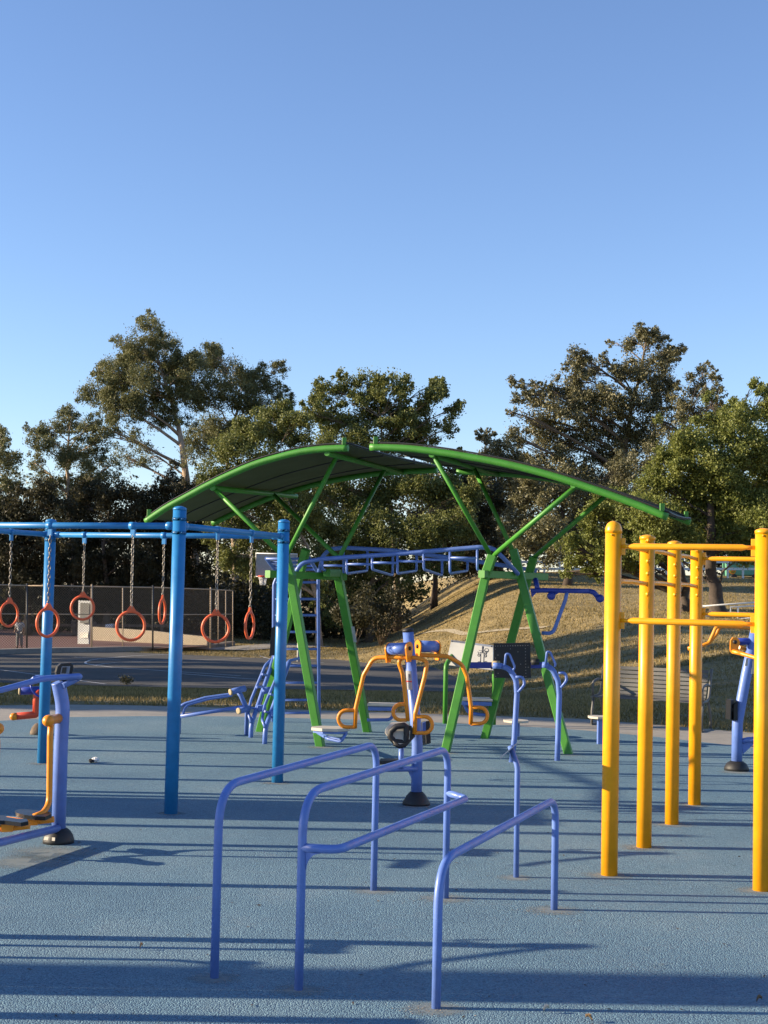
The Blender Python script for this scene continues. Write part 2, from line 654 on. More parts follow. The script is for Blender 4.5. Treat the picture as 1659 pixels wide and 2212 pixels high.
def grid_sheet(name, xs, ys, zf, mat):
    X, Y = np.meshgrid(xs, ys)
    Z = np.array([[zf(x, y) for x in xs] for y in ys])
    V = np.stack([X, Y, Z], -1).reshape(-1, 3)
    nx, ny = len(xs), len(ys)
    i, j = np.meshgrid(np.arange(nx - 1), np.arange(ny - 1))
    a = (j * nx + i).ravel()
    F = np.stack([a, a + 1, a + nx + 1, a + nx], -1)
    return np_mesh(name, V, F, mat, True)


xs = sorted(set(list(np.arange(-24, 26, .8)) + list(np.arange(-160, 161, 6.0))))
ys = sorted(set(list(np.arange(18, 60, .7)) + list(np.arange(60, 130, 1.2)) + list(np.arange(-14, 18, 8)) + list(np.arange(130, 420, 15.0))))
structure(grid_sheet('ground', xs, ys, ter, M['soil']))

# concrete apron and blue rubber pad
CONC = [(-300, 1531), (-60, 1526), (0, 1524), (150, 1522), (300, 1524), (560, 1531), (830, 1539), (1254, 1553), (1420, 1566), (1633, 1584), (1750, 1594), (1900, 1608)]
PAD = [(-300, 1568), (-60, 1560), (0, 1557), (150, 1549), (300, 1547), (480, 1547), (830, 1556), (1100, 1567), (1254, 1577), (1420, 1592), (1633, 1616), (1750, 1632), (1900, 1655)]


def sheet_poly(name, pxs, z, mat, left=-13.0, right=11.0, back=-5.0):
    pts = [gnd(x, y, z) for x, y in pxs]
    out = []
    for k in range(len(pts) - 1):          # soften the surveyed edge
        for t in (0, .25, .5, .75):
            out.append(pts[k].lerp(pts[k + 1], t))
    out.append(pts[-1])
    poly = [(left, back), (left, out[0].y)] + [(p.x, p.y) for p in out] + [(right, out[-1].y - .4), (right, back)]
    mb = MB()
    n = len(poly)
    mb.v = [(x, y, z) for x, y in poly] + [(x, y, z - .06) for x, y in poly]
    mb.face(tuple(range(n))[::-1])
    for k in range(n):
        k2 = (k + 1) % n
        mb.face((k, k2, n + k2, n + k))
    return structure(mb.build(name, mat))


sheet_poly('concrete_apron', CONC, .006, M['concrete'], -14, 12.5, -7)
sheet_poly('rubber_playground_surface', PAD, .012, M['rubber'])

# asphalt ball court that falls gently away
def court_right(y):
    return float(np.interp(y, [40, 46, 58, 70, 76], [2.1, 2.9, 2.2, .4, -2.5]))


cx_l = -46.0
rows = []
for y in np.arange(41.2, 76.01, .6):
    r = court_right(y)
    rows.append([(x, y, ter(x, y) + .03) for x in np.linspace(cx_l, r, 50)])
mb = MB()
mb.quadstrip(rows, False, False, True)
structure(mb.build('asphalt_court', M['asphalt']))


def ground_line(pxs, wdt, dz=.036, tol=None):
    mb = MB()
    P = []
    pts = [ter_hit(x, y) for x, y in pxs]
    for k in range(len(pts) - 1):
        n = max(2, int((pts[k + 1] - pts[k]).length / .5))
        for i in range(n):
            P.append(pts[k].lerp(pts[k + 1], i / n))
    P.append(pts[-1])
    rows = []
    for k, p in enumerate(P):
        a = P[max(0, k - 1)]; b = P[min(len(P) - 1, k + 1)]
        t = (b - a); t.z = 0; t.normalize()
        s = Vector((-t.y, t.x, 0)) * wdt / 2
        row = []
        for q in (p - s, p + s):
            row.append((q.x, q.y, ter(q.x, q.y) + dz))
        rows.append(row)
    mb.quadstrip(rows, False, False, False)
    return mb


lines = [
    [(400, 1413), (342, 1416), (290, 1418), (249, 1421.5), (215, 1424.5), (193, 1428), (184, 1432), (186, 1435.5), (205, 1439), (240, 1443), (280, 1446), (351, 1451), (520, 1462)],
    [(205, 1439), (225, 1435.5), (249, 1433), (311, 1430.5), (520, 1424)],
    [(-60, 1442), (31, 1453), (130, 1466.5), (228, 1480)],
    [(393, 1457.5), (516, 1467), (660, 1476)],
    [(285, 1429.5), (420, 1430.5), (700, 1433)],
    [(160, 1421), (260, 1427.5)],
    [(560, 1418), (760, 1443)],
]
mbl = MB()
for L in lines:
    q = ground_line(L, .10)
    b = len(mbl.v)
    mbl.v += q.v
    for f, s in zip(q.f, q.s):
        mbl.face(tuple(b + i for i in f), s)
structure(mbl.build('court_lines', M['line']))
structure(ground_line([(470, 1405.5), (530, 1401), (600, 1397), (660, 1394)], 4.2, .05).build('path', M['concrete']))
structure(ground_line([(880, 1378), (1005, 1371), (1060, 1364), (1125, 1359), (1180, 1356)], .4, .04).build('hill_path', M['hillpath']))

# kerb between court and fenced tennis court
def kerb(pxs, w, h):
    mb = MB()
    pts = [ter_hit(x, y) for x, y in pxs]
    rows = []
    P = []
    for k in range(len(pts) - 1):
        for i in range(6):
            P.append(pts[k].lerp(pts[k + 1], i / 6))
    P.append(pts[-1])
    for k, p in enumerate(P):
        a = P[max(0, k - 1)]; b = P[min(len(P) - 1, k + 1)]
        t = (b - a); t.z = 0; t.normalize()
        s = Vector((-t.y, t.x, 0)) * w / 2
        z = ter(p.x, p.y)
        l, r = p - s, p + s
        rows.append([(l.x, l.y, z - .3), (l.x, l.y, z + h), (r.x, r.y, z + h), (r.x, r.y, z - .3)])
    mb.quadstrip(rows, False, False, False)
    return mb


structure(kerb([(-300, 1421), (-60, 1416), (40, 1413), (190, 1410), (330, 1407), (440, 1402), (500, 1394)], .5, .28).build('kerb', M['kerb']))

# ------------------------------------------------------------------ grass blades (real geometry)
def inside_court(x, y):
    return 41.0 < y < 76.2 and x < court_right(y) + .1


def conc_edge_y(x):
    return float(np.interp(x, [p[0] for p in CE], [p[1] for p in CE]))


CE = [(gnd(a, b).x, gnd(a, b).y) for a, b in CONC]


def grass_mesh(name, n, xr, yr, wdt, hgt, label):
    out = []
    k = 0
    while k < n:
        x = random.uniform(*xr)
        t = random.random() ** 1.5
        y = yr[0] + (yr[1] - yr[0]) * t
        if abs(x) > .30 * y + 1.5:
            continue
        k += 1
        if inside_court(x, y) or y < conc_edge_y(x) + .05:
            continue
        # patchy growth
        if math.sin(x * 1.7 + 3 * math.sin(y * .7)) * math.sin(y * 1.3 + 2 * math.sin(x * .9)) < -.35 and random.random() < .75:
            continue
        out.append((x, y, ter(x, y)))
    C = np.array(out)
    n = len(C)
    a = RNG.uniform(0, math.tau, n)
    wv = RNG.uniform(.6, 1.4, n) * wdt
    hv = RNG.uniform(.5, 1.5, n) * hgt
    lean = RNG.normal(0, .5, (n, 2)) * hv[:, None]
    d = np.stack([np.cos(a) * wv / 2, np.sin(a) * wv / 2, np.zeros(n)], -1)
    top = C + np.stack([lean[:, 0], lean[:, 1], hv], -1)
    C[:, 2] -= .01
    V = np.stack([C - d, C + d, top], 1).reshape(-1, 3)
    F = np.arange(3 * n).reshape(-1, 3)
    o = np_mesh(name, V, F, M['blade'])
    tag(o, label, 'grass', None, 'stuff')


grass_mesh('grass', 130000, (-16, 16), (18.2, 44), .022, .055, 'dry green and straw coloured grass strip between concrete apron and court')
grass_mesh('hill_grass', 150000, (-22, 36), (42, 122), .045, .085, 'dry golden grass covering the slope below the white rail fence')

# ================================================================== TREES
def leaf_cloud(C, size, aspect=.5, droop=0.0):
    n = len(C)
    u = RNG.normal(0, 1, (n, 3))
    u[:, 2] -= droop
    u /= np.linalg.norm(u, axis=1)[:, None]
    r = RNG.normal(0, 1, (n, 3))
    v = np.cross(u, r)
    v /= np.linalg.norm(v, axis=1)[:, None] + 1e-9
    nrm = np.cross(u, v)
    s = size * RNG.uniform(.55, 1.35, n)[:, None]
    a = C + u * s * .5
    b = C + v * s * .5 * aspect + nrm * s * .08
    c = C - u * s * .5
    d = C - v * s * .5 * aspect + nrm * s * .08
    V = np.stack([a, b, c, d], 1).reshape(-1, 3)
    F = np.arange(4 * n).reshape(-1, 4)
    return V, F


def clump_points(center, r, n, m, tight=.26, shell=.55):
    """n leaf positions gathered in m small sprays inside a ball"""
    d = RNG.normal(0, 1, (m, 3)); d /= np.linalg.norm(d, axis=1)[:, None]
    rad = RNG.uniform(shell ** 2, 1, m) ** .5
    rad[: m // 5] *= .4
    sub = np.array(center) + d * (rad * r * .85)[:, None] * np.array([1, 1, .85])
    idx = RNG.integers(0, m, n)
    g = RNG.normal(0, 1, (n, 3)) * np.array([1.0, 1.0, .92])
    pts = sub[idx] + g * (tight * r * RNG.uniform(.5, 1.3, m))[idx][:, None]
    return pts, sub


def tree(name, label, base, Y, trunk_px, blobs, r0, leafmat, barkmat, leaf=.26, dens=1.0, droop=.2, depth=2.2, aspect=.5, group=None, m=17, twigs=True, tight=.2):
    bz = ter(base.x, base.y) if hasattr(base, 'x') else 0
    root = thing(name, label, 'tree', (base.x, base.y, bz - .05), group)
    tp = [Vector((base.x, base.y, bz - .1))] + [at(px, py, Y + random.uniform(-.3, .3) * (k + 1) * .5) for k, (px, py) in enumerate(trunk_px)]
    tp[0] = Vector((base.x, base.y, bz - .15))
    path = []
    for k in range(len(tp) - 1):
        for t in (0, .33, .66):
            p = tp[k].lerp(tp[k + 1], t)
            if k or t:
                p += Vector((random.gauss(0, .06), random.gauss(0, .06), 0))
            path.append(p)
    path.append(tp[-1])
    nn = len(path)
    mb = MB()
    rad = [r0 * (1.5 if k == 0 else 1.12 if k == 1 else 1 - .8 * k / (nn - 1)) for k in range(nn)]
    mb.tube(path, rad, 10)
    allp = []
    s = FPX / Y
    more = []
    for bl in blobs:
        for _ in range(3):
            an = random.uniform(0, math.tau)
            rr = bl[2] * random.uniform(.55, .95)
            more.append((bl[0] + rr * math.cos(an), bl[1] + rr * math.sin(an), bl[2] * random.uniform(.35, .55), .85 * (bl[3] if len(bl) > 3 else 1)))
    nb = len(blobs)
    blobs = list(blobs) + more
    for ib, bl in enumerate(blobs):
        bx, by, br = bl[:3]
        dn = bl[3] if len(bl) > 3 else 1.0
        r = br / s
        c = at(bx, by, Y + random.uniform(-1, 1) * depth)
        n = int(2900 * dens * dn * (br / 50.0) ** 2 * (26.0 / s) ** 0 * 1.0)
        pts, sub = clump_points(c, r, max(n, 40), max(6, int(m * (br / 50.0) + 2)), tight)
        allp.append(pts)
        if ib >= nb:
            continue
        # limb from the trunk to the heart of the clump
        cand = [((p - c).length + max(0, p.z - c.z + .45 * math.hypot(p.x - c.x, p.y - c.y)) * 2.5 + random.uniform(0, 1.0), k) for k, p in enumerate(path) if k > nn * .22]
        k = min(cand)[1]
        p0 = path[k]
        mid = p0.lerp(c, .5) + Vector((random.gauss(0, .25), random.gauss(0, .25), random.uniform(-.1, .9) * (c - p0).length * .25))
        rb = max(.03, min(rad[k] * .7, .035 + .016 * (c - p0).length))
        bp = []
        for i in range(7):
            t = i / 6
            bp.append(p0 * (1 - t) ** 2 + mid * (2 * t * (1 - t)) + c * t * t + (Vector((random.gauss(0, .05), random.gauss(0, .05), random.gauss(0, .05))) if 0 < i < 6 else Vector()))
        mb.tube(bp, [rb * (1 - .7 * i / 6) for i in range(7)], 6)
        if twigs:
            for q in sub[:: 1]:
                q = Vector(q)
                st = bp[random.choice((3, 4, 5, 6))]
                mm = st.lerp(q, .55) + Vector((random.gauss(0, .12), random.gauss(0, .12), random.gauss(0, .12)))
                mb.tube([st, mm, q], [rb * .32, rb * .2, .008], 4, False)
    mb.build('trunk', barkmat, root)
    P = np.concatenate(allp)
    V, F = leaf_cloud(P, leaf * .8, aspect, droop)
    V -= np.array(root.location)
    o = np_mesh('crown', V, F, leafmat)
    o.parent = root
    return root


def base_at(px, py, Y):
    p = at(px, py, Y)
    return Vector((p.x, p.y, 0))


TB = 'trees behind the exercise area'
tree('eucalyptus_tree', 'tallest wispy gum tree at left with pale forked trunk above the fence', base_at(432, 1380, 114), 114,
     [(425, 1250), (405, 1060), (396, 985), (385, 920), (362, 840), (335, 760)],
     [(325, 705, 32), (298, 745, 38), (352, 745, 38), (262, 790, 34), (250, 805, 40), (206, 852, 36), (238, 872, 44), (300, 820, 50), (352, 800, 46), (278, 880, 46),
      (228, 925, 34, .6), (400, 860, 40), (340, 905, 34, .5), (300, 955, 34, .35), (215, 800, 24), (380, 790, 34), (420, 800, 38), (262, 745, 18, .5),
      (250, 735, 16, .4), (270, 985, 38, .35), (330, 985, 34, .3), (405, 990, 30, .4), (330, 850, 44), (300, 780, 40), (385, 840, 36), (410, 780, 30), (258, 840, 40), (330, 760, 34), (365, 900, 36)],
     .42, M['leaf_gum'], M['gumbark'], .27, 1.25, .7, 2.4, .34, TB)
tree('eucalyptus_tree', 'dense gum tree right of the tallest one, its crown reaching furthest right', base_at(520, 1380, 118), 118,
     [(510, 1250), (500, 1100), (490, 1000), (500, 920), (520, 860)],
     [(440, 775, 38), (478, 788, 38), (455, 755, 24), (528, 805, 42), (568, 826, 36), (604, 798, 24), (590, 838, 30), (520, 850, 50), (470, 848, 46), (560, 882, 46), (604, 872, 34),
      (430, 850, 40), (480, 915, 42), (440, 930, 44, .7), (545, 930, 40), (470, 970, 44, .7), (420, 950, 36, .5)],
     .34, M['leaf_gum'], M['gumbark'], .28, 1.05, .6, 2.4, .36, TB)
tree('eucalyptus_tree', 'mid height gum tree at left with several pale slender stems', base_at(165, 1380, 106), 106,
     [(160, 1250), (150, 1100), (145, 1000), (150, 930)],
     [(106, 925, 32), (148, 912, 34), (84, 955, 30), (152, 890, 20), (188, 930, 34), (128, 975, 44), (180, 985, 42), (74, 1000, 26, .6), (220, 955, 30, .6), (98, 1045, 40), (158, 1045, 44), (205, 1035, 38), (240, 1005, 30, .5),
      (70, 935, 22), (205, 910, 22)],
     .28, M['leaf_gum'], M['gumbark'], .25, 1.05, .6, 2.2, .36, TB)
tree('eucalyptus_tree', 'gum tree cut off by the left edge of the photo', base_at(-20, 1390, 102), 102,
     [(-18, 1250), (-12, 1100), (-5, 1000)],
     [(8, 948, 26), (22, 990, 30), (-5, 1005, 36), (26, 1040, 24, .7), (-10, 1060, 40), (5, 1110, 40), (-30, 960, 40), (-30, 1120, 40)],
     .28, M['leaf_gum'], M['gumbark'], .25, 1.1, .6, 2.0, .36, TB)
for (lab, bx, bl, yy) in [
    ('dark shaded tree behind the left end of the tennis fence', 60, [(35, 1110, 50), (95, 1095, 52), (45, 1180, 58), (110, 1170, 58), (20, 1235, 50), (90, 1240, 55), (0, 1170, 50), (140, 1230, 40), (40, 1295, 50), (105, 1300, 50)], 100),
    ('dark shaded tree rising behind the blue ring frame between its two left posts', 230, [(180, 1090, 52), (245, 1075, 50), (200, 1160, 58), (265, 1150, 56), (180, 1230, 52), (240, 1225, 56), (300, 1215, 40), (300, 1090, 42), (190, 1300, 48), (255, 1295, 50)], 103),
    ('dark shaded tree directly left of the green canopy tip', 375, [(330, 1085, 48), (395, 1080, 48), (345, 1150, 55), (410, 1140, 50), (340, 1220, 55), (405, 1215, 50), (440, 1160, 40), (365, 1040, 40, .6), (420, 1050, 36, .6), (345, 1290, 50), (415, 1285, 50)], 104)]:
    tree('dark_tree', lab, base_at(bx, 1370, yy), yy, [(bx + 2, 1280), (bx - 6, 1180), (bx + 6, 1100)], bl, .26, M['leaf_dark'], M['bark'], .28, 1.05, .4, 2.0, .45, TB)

tree('sycamore_tree', 'broad leaved tree with pale trunk standing behind the blue vertical ladder', base_at(689, 1401, 98), 98,
     [(686, 1340), (680, 1265), (660, 1180), (625, 1090), (590, 1000)],
     [(486, 965, 42), (540, 930, 44), (592, 898, 40), (560, 985, 54), (470, 1020, 44), (622, 950, 46), (640, 1010, 50), (520, 1050, 52), (590, 1085, 56), (452, 1075, 34), (640, 1100, 50),
      (524, 1140, 54), (600, 1165, 56), (660, 1140, 46), (508, 1200, 44), (560, 1225, 46), (640, 1225, 40), (470, 1140, 40), (560, 930, 30), (640, 900, 34), (700, 1230, 36), (690, 1280, 30)],
     .24, M['leaf_broad'], M['gumbark'], .21, 1.25, .3, 1.8, .62, TB)
tree('sycamore_tree', 'tall broad leaved tree behind the gap between the two canopies', base_at(857, 1322, 110), 110,
     [(858, 1260), (852, 1180), (840, 1080), (830, 980), (820, 900)],
     [(700, 852, 34), (742, 838, 36), (690, 838, 20), (800, 832, 40), (850, 836, 36), (875, 850, 26), (680, 895, 36), (730, 905, 46), (790, 895, 46), (850, 893, 42), (900, 898, 38), (935, 862, 32), (950, 828, 18), (945, 845, 24), (978, 885, 24),
      (920, 935, 42), (965, 925, 24, .8), (870, 955, 56), (780, 965, 58), (700, 965, 54), (740, 1050, 62), (830, 1060, 62), (905, 1050, 58), (975, 1060, 40), (985, 985, 22, .7)],
     .30, M['leaf_broad'], M['bark'], .24, 1.25, .3, 2.2, .62, TB)
tree('leafy_tree', 'leafy tree filling the view below the canopies above the monkey bars', base_at(800, 1345, 106), 106,
     [(800, 1290), (810, 1220), (815, 1150)],
     [(700, 1130, 50), (760, 1140, 56), (840, 1150, 58), (920, 1150, 56), (985, 1140, 48), (720, 1200, 50), (790, 1240, 50), (870, 1230, 50), (940, 1215, 48), (830, 1290, 36), (760, 1290, 40), (890, 1275, 30), (680, 1060, 50), (1010, 1070, 44), (730, 1330, 34), (800, 1330, 24)],
     .28, M['leaf_broad'], M['bark'], .23, 1.15, .3, 2.2, .6, TB)
tree('hill_tree', 'dark tree on the crest of the hill behind the monkey bars', base_at(938, 1284, 115), 115,
     [(940, 1230), (960, 1170), (985, 1110)],
     [(930, 1120, 50), (985, 1110, 52), (1040, 1120, 50), (960, 1180, 46), (1020, 1185, 46), (1075, 1180, 44), (1000, 1230, 32), (1060, 1230, 30), (1070, 1080, 46), (1000, 1040, 46)],
     .26, M['leaf_dark'], M['darkbark'], .27, 1.15, .3, 2.0, .5, TB)
tree('small_tree', 'small leafy tree peeping over the right canopy into the blue sky gap', base_at(1080, 1250, 120), 120,
     [(1080, 1180), (1075, 1080), (1075, 1000)],
     [(1048, 948, 22), (1085, 965, 28), (1062, 995, 36), (1038, 1018, 30), (1108, 1000, 36), (1036, 938, 12), (1075, 1050, 44), (1120, 1050, 40)],
     .2, M['leaf_ever'], M['bark'], .26, 1.05, .2, 1.8, .55, TB)
tree('magnolia_tree', 'tallest evergreen tree at right with olive brown leaves', base_at(1340, 1250, 128), 128,
     [(1342, 1150), (1340, 1050), (1350, 960), (1365, 880), (1385, 800), (1395, 740)],
     [(1398, 722, 26), (1376, 745, 32), (1418, 735, 28), (1432, 770, 34), (1462, 757, 20), (1448, 765, 22), (1352, 800, 38), (1400, 805, 46), (1248, 768, 24), (1238, 808, 32), (1275, 800, 34), (1305, 775, 16), (1258, 845, 40),
      (1112, 822, 16), (1128, 852, 28), (1160, 835, 20, .6), (1165, 865, 28), (1205, 838, 30), (1152, 905, 36), (1228, 885, 50), (1308, 870, 52), (1385, 870, 50), (1430, 838, 34), (1122, 945, 30), (1188, 950, 54), (1268, 955, 58), (1350, 955, 58),
      (1222, 1020, 56), (1300, 1040, 58), (1145, 1005, 42), (1105, 890, 14, .6), (1392, 935, 46), (1320, 740, 10, .5)],
     .40, M['leaf_ever'], M['bark'], .30, 1.1, .1, 2.6, .5, TB)
tree('magnolia_tree', 'evergreen with bare pale branches right of the tallest one, top against the sky', base_at(1470, 1250, 124), 124,
     [(1468, 1150), (1455, 1050), (1460, 960), (1490, 890)],
     [(1522, 800, 20), (1540, 815, 18), (1505, 835, 32), (1540, 845, 26), (1468, 862, 30), (1500, 895, 44), (1555, 868, 20), (1445, 925, 44), (1420, 985, 46), (1540, 900, 34), (1490, 960, 46), (1380, 1020, 44), (1440, 1050, 46)],
     .3, M['leaf_ever'], M['gumbark'], .28, .9, .1, 2.2, .5, TB)
tree('bushy_tree', 'twiggy olive tree behind the right canopy and green struts', base_at(1225, 1262, 96), 96,
     [(1225, 1200), (1220, 1140), (1215, 1080)],
     [(1150, 1075, 48), (1215, 1070, 52), (1285, 1075, 50), (1110, 1120, 40), (1180, 1140, 50), (1250, 1140, 46), (1120, 1180, 36), (1190, 1195, 40), (1340, 1070, 44), (1150, 1030, 36), (1350, 1010, 40)],
     .26, M['leaf_ever'], M['darkbark'], .23, .95, .1, 2.2, .5, TB)
tree('spreading_tree', 'wide yellow green tree at far right with thick dark trunk by the white handrail', base_at(1548, 1342, 71), 71,
     [(1545, 1285), (1538, 1230), (1535, 1150), (1540, 1050), (1560, 960)],
     [(1632, 830, 18), (1655, 845, 24, .8), (1655, 890, 40), (1600, 900, 44), (1550, 918, 42), (1500, 950, 46), (1455, 985, 46), (1425, 1045, 50), (1500, 1030, 60), (1570, 990, 60), (1640, 970, 56), (1650, 1060, 56), (1580, 1080, 60),
      (1500, 1110, 60), (1430, 1125, 54), (1375, 1100, 40), (1640, 1140, 56), (1560, 1150, 56), (1480, 1165, 46), (1405, 1180, 42), (1700, 1000, 60), (1700, 1100, 60), (1610, 1195, 36), (1535, 860, 20, .5), (1420, 905, 14, .6)],
     .42, M['leaf_lime'], M['darkbark'], .17, 1.55, .1, 2.2, .6, TB)
tree('spreading_tree', 'lower yellow green tree whose drooping branches hang left of the yellow posts', base_at(1484, 1336, 76), 76,
     [(1482, 1290), (1470, 1230), (1440, 1160)],
     [(1340, 1150, 46), (1332, 1090, 42), (1282, 1165, 42), (1255, 1210, 36), (1315, 1205, 42), (1385, 1160, 46), (1390, 1100, 44), (1375, 1215, 28), (1230, 1175, 30, .7), (1290, 1110, 40), (1285, 1240, 18), (1440, 1200, 24), (1225, 1235, 16, .7)],
     .34, M['leaf_lime'], M['darkbark'], .18, 1.35, .3, 2.0, .6, TB)

# far woods behind everything, one unbroken dark mass
cl = []
for k in range(270):
    x = random.uniform(-44, 40)
    y = random.uniform(128, 150)
    g = ter(x, y)
    h = random.uniform(1.5, 13) if x < 8 else random.uniform(1.5, 9.5) if x < 20 else random.uniform(1.0, 8.0)
    pts, _ = clump_points((x, y, g + h), random.uniform(2.2, 3.6), 330, 10, .3)
    cl.append(pts)
for k in range(110):      # low growth in front, left of the hill
    px = random.uniform(-30, 830)
    y = random.uniform(106, 122)
    p = at(px, random.uniform(1262, 1375), y)
    pts, _ = clump_points(p, random.uniform(1.1, 2.0), 300, 9, .3)
    cl.append(pts)
V, F = leaf_cloud(np.concatenate(cl), .42, .55, .2)
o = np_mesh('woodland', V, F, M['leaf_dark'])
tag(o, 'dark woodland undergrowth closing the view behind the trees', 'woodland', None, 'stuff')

# shrubs along the foot of the trees
for lab, px, py, yy, hh, ww in [
    ('leafy shrub at the foot of the hill under the monkey bars', 825, 1300, 92, 60, 46),
    ('low dark shrub between the pale trunk and the hill', 765, 1340, 90, 50, 44),
    ('dark shrub right behind the end of the tennis fence', 560, 1345, 104, 70, 55)]:
    c = at(px, py, yy)
    r = hh / (FPX / yy)
    gz = ter(c.x, c.y)
    rt = thing('shrub', lab, 'shrub', (c.x, c.y, gz), 'shrubs below the trees')
    pts = []
    mb = MB()
    for k in range(7):
        q = Vector((c.x + random.uniform(-.9, .9) * ww / (FPX / yy), c.y + random.uniform(-.8, .8), gz + random.uniform(.2, 1.0) * (c.z - gz + r * .5)))
        a, _ = clump_points(q, r * .5, 420, 9, .3)
        pts.append(a)
        mb.tube([Vector((c.x, c.y, gz - .1)), Vector((c.x, c.y, gz)).lerp(q, .5) + Vector((random.gauss(0, .1), 0, .1)), q], [.05, .03, .01], 5)
    mb.build('stem', M['bark'], rt)
    V, F = leaf_cloud(np.concatenate(pts), .2, .55, .2)
    V -= np.array(rt.location)
    o = np_mesh('foliage', V, F, M['leaf_dark'])
    o.parent = rt
# little weed at the edge of the court
c = ter_hit(271, 1481)
rt = thing('weed', 'small dark weed sprouting at the near edge of the asphalt court', 'plant', tuple(c))
pts, _ = clump_points((c.x, c.y, c.z + .16), .24, 260, 8, .3)
V, F = leaf_cloud(pts, .09, .3, -.6)
V -= np.array(rt.location)
o = np_mesh('foliage', V, F, M['leaf_dark']); o.parent = rt

# line of big trees beyond the left edge of the view; they shade the lawn and the court
cl = []
for (x, y, h, r, n) in [(-29, 24.6, 18, 2.4, 24), (-31, 29, 20, 3.0, 30), (-29, 34.5, 20, 3.2, 30), (-31, 40, 20, 2.6, 22), (-37, 47.5, 20, 2.8, 22), (-38, 56, 20, 3.0, 20), (-46, 64, 15, 3.0, 9),
                        (-62, 101, 19, 3.4, 11), (-60, 106, 19, 5, 13), (-60, 115, 19, 5, 13), (-66, 123, 18, 5, 12), (-33, 26.5, 11, 2.2, 10), (-30, 20.6, 13, 1.5, 11), (-44, 37, 15, 3.4, 10)]:
    for k in range(n * 2):
        p = (x + random.gauss(0, r * .7), y + random.gauss(0, r * .62), ter(x, y) + h * random.uniform(.12, 1.0))
        pts, _ = clump_points(p, r * .5, 380, 9, .34)
        cl.append(pts)
V, F = leaf_cloud(np.concatenate(cl), .5, .55, .2)
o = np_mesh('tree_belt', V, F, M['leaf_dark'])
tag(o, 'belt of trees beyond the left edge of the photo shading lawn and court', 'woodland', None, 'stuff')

# ================================================================== BACKGROUND STRUCTURES
def vpost(mb, p, h, r, seg=8):
    mb.tube([Vector(p), Vector(p) + Vector((0, 0, h))], r, seg)


# tall chain link fence of the tennis court
fpts = [(-90, 1408, 76.5), (58, 1405, 76.8), (198, 1404, 77.5), (330, 1402, 80.5), (455, 1397, 85.5), (503, 1391, 92)]
ftop = {-90: 1261, 58: 1265, 198: 1267, 330: 1269, 455: 1273, 503: 1276}
fr = thing('tennis_fence', 'tall chain link fence with rusty rails around the red tennis court', 'fence', tuple(at(198, 1404, 77.5)))
fl = []
for px, py, Y in fpts:
    b = at(px, py, Y); t = at(px, ftop[px], Y)
    fl.append((b, t))
mesh_v, uv = [], []
L = 0
mbp = MB()
for k in range(len(fl) - 1):
    (b0, t0), (b1, t1) = fl[k], fl[k + 1]
    seg = (b1 - b0).length
    mesh_v.append(((b0, b1, t1, t0), ((L, 0), (L + seg, 0), (L + seg, (t1 - b1).length), (L, (t0 - b0).length))))
    L += seg
    rail = MB()
    for hh, rr in ((1, .035), (.56, .028), (.03, .02)):
        rail = MB()
        rail.tube([b0.lerp(t0, hh), b1.lerp(t1, hh)], rr, 8)
        rail.build('rail', M['rust_rail'], fr)
    n = max(1, int(round(seg / 2.35)))
    for i in range(n + (1 if k == len(fl) - 2 else 0)):
        t = i / n
        b = b0.lerp(b1, t); tp = t0.lerp(t1, t)
        q = MB(); q.tube([b - Vector((0, 0, .1)), tp + Vector((0, 0, .12 if i == 0 else 0))], .05 if i == 0 else .034, 8)
        q.build('fence_post', M['dark_steel'] if i == 0 and k in (1, 3) else M['rust_rail'], fr)
me = bpy.data.meshes.new('chain_link')
me.from_pydata([tuple(p - fr.location) for q, _ in mesh_v for p in q], [], [tuple(range(4 * k, 4 * k + 4)) for k in range(len(mesh_v))])
ul = me.uv_layers.new(name='UVMap')
for k, (_, us) in enumerate(mesh_v):
    for i in range(4):
        ul.data[4 * k + i].uv = us[i]
me.materials.append(M['chainlink'])
o = bpy.data.objects.new('chain_link', me); COL.objects.link(o); o.parent = fr

# red tennis court surface
pts = [at(-140, 1404.5, 77.6), at(198, 1403, 78.3), at(330, 1401, 81.0), at(450, 1396, 85.9), at(440, 1362, 112), at(-140, 1358, 112)]
mb = MB(); mb.v = [(p.x, p.y, p.z - .0) for p in pts]
mb.face(tuple(range(len(pts))))
structure(mb.build('red_tennis_court', M['court_red']))

# retaining wall inside the fence
wl = [(200, 1388, 1354, 92.5), (262, 1390, 1358, 91), (330, 1392, 1363, 89.3), (390, 1394.5, 1370, 87.9), (449, 1395.5, 1376, 86.5)]
mb = MB()
rows = []
for px, yb, yt, Y in wl:
    b, t = at(px, yb + 2, Y), at(px, yt, Y)
    d = Vector((.35, .9, 0)) * .35
    rows.append([b, t, t + d, b + d])
mb.quadstrip(rows, True, False, False)
for r0 in (0, len(rows) - 1):
    mb.face(tuple(r0 * 4 + i for i in range(4)))
tag(mb.build('retaining_wall', M['concrete_wall']), 'low cream retaining wall behind the chain link fence', 'wall')

# white board with dark picture beside the wall
nb = thing('notice_board', 'white upright board with a grey picture panel behind the tennis fence', 'board', tuple(at(182, 1391, 86)))
Yn = 86.0
mb = MB(); mb.plate([at(169, 1391, Yn + .35), at(193, 1391, Yn - .2), at(197, 1298, Yn - .2), at(171, 1297, Yn + .35)], .12); mb.build('panel', M['sign'], nb)
mb = MB(); mb.plate([at(173, 1346, Yn + .02), at(192, 1346, Yn - .55), at(194, 1303, Yn - .55), at(174, 1302, Yn + .02)], .03); mb.build('picture', M['black'], nb)
mb = MB(); mb.plate([at(172, 1378, Yn + .2), at(190, 1378, Yn - .33), at(191, 1366, Yn - .33), at(173, 1366, Yn + .18)], .03); mb.build('label_strip', M['steel'], nb)

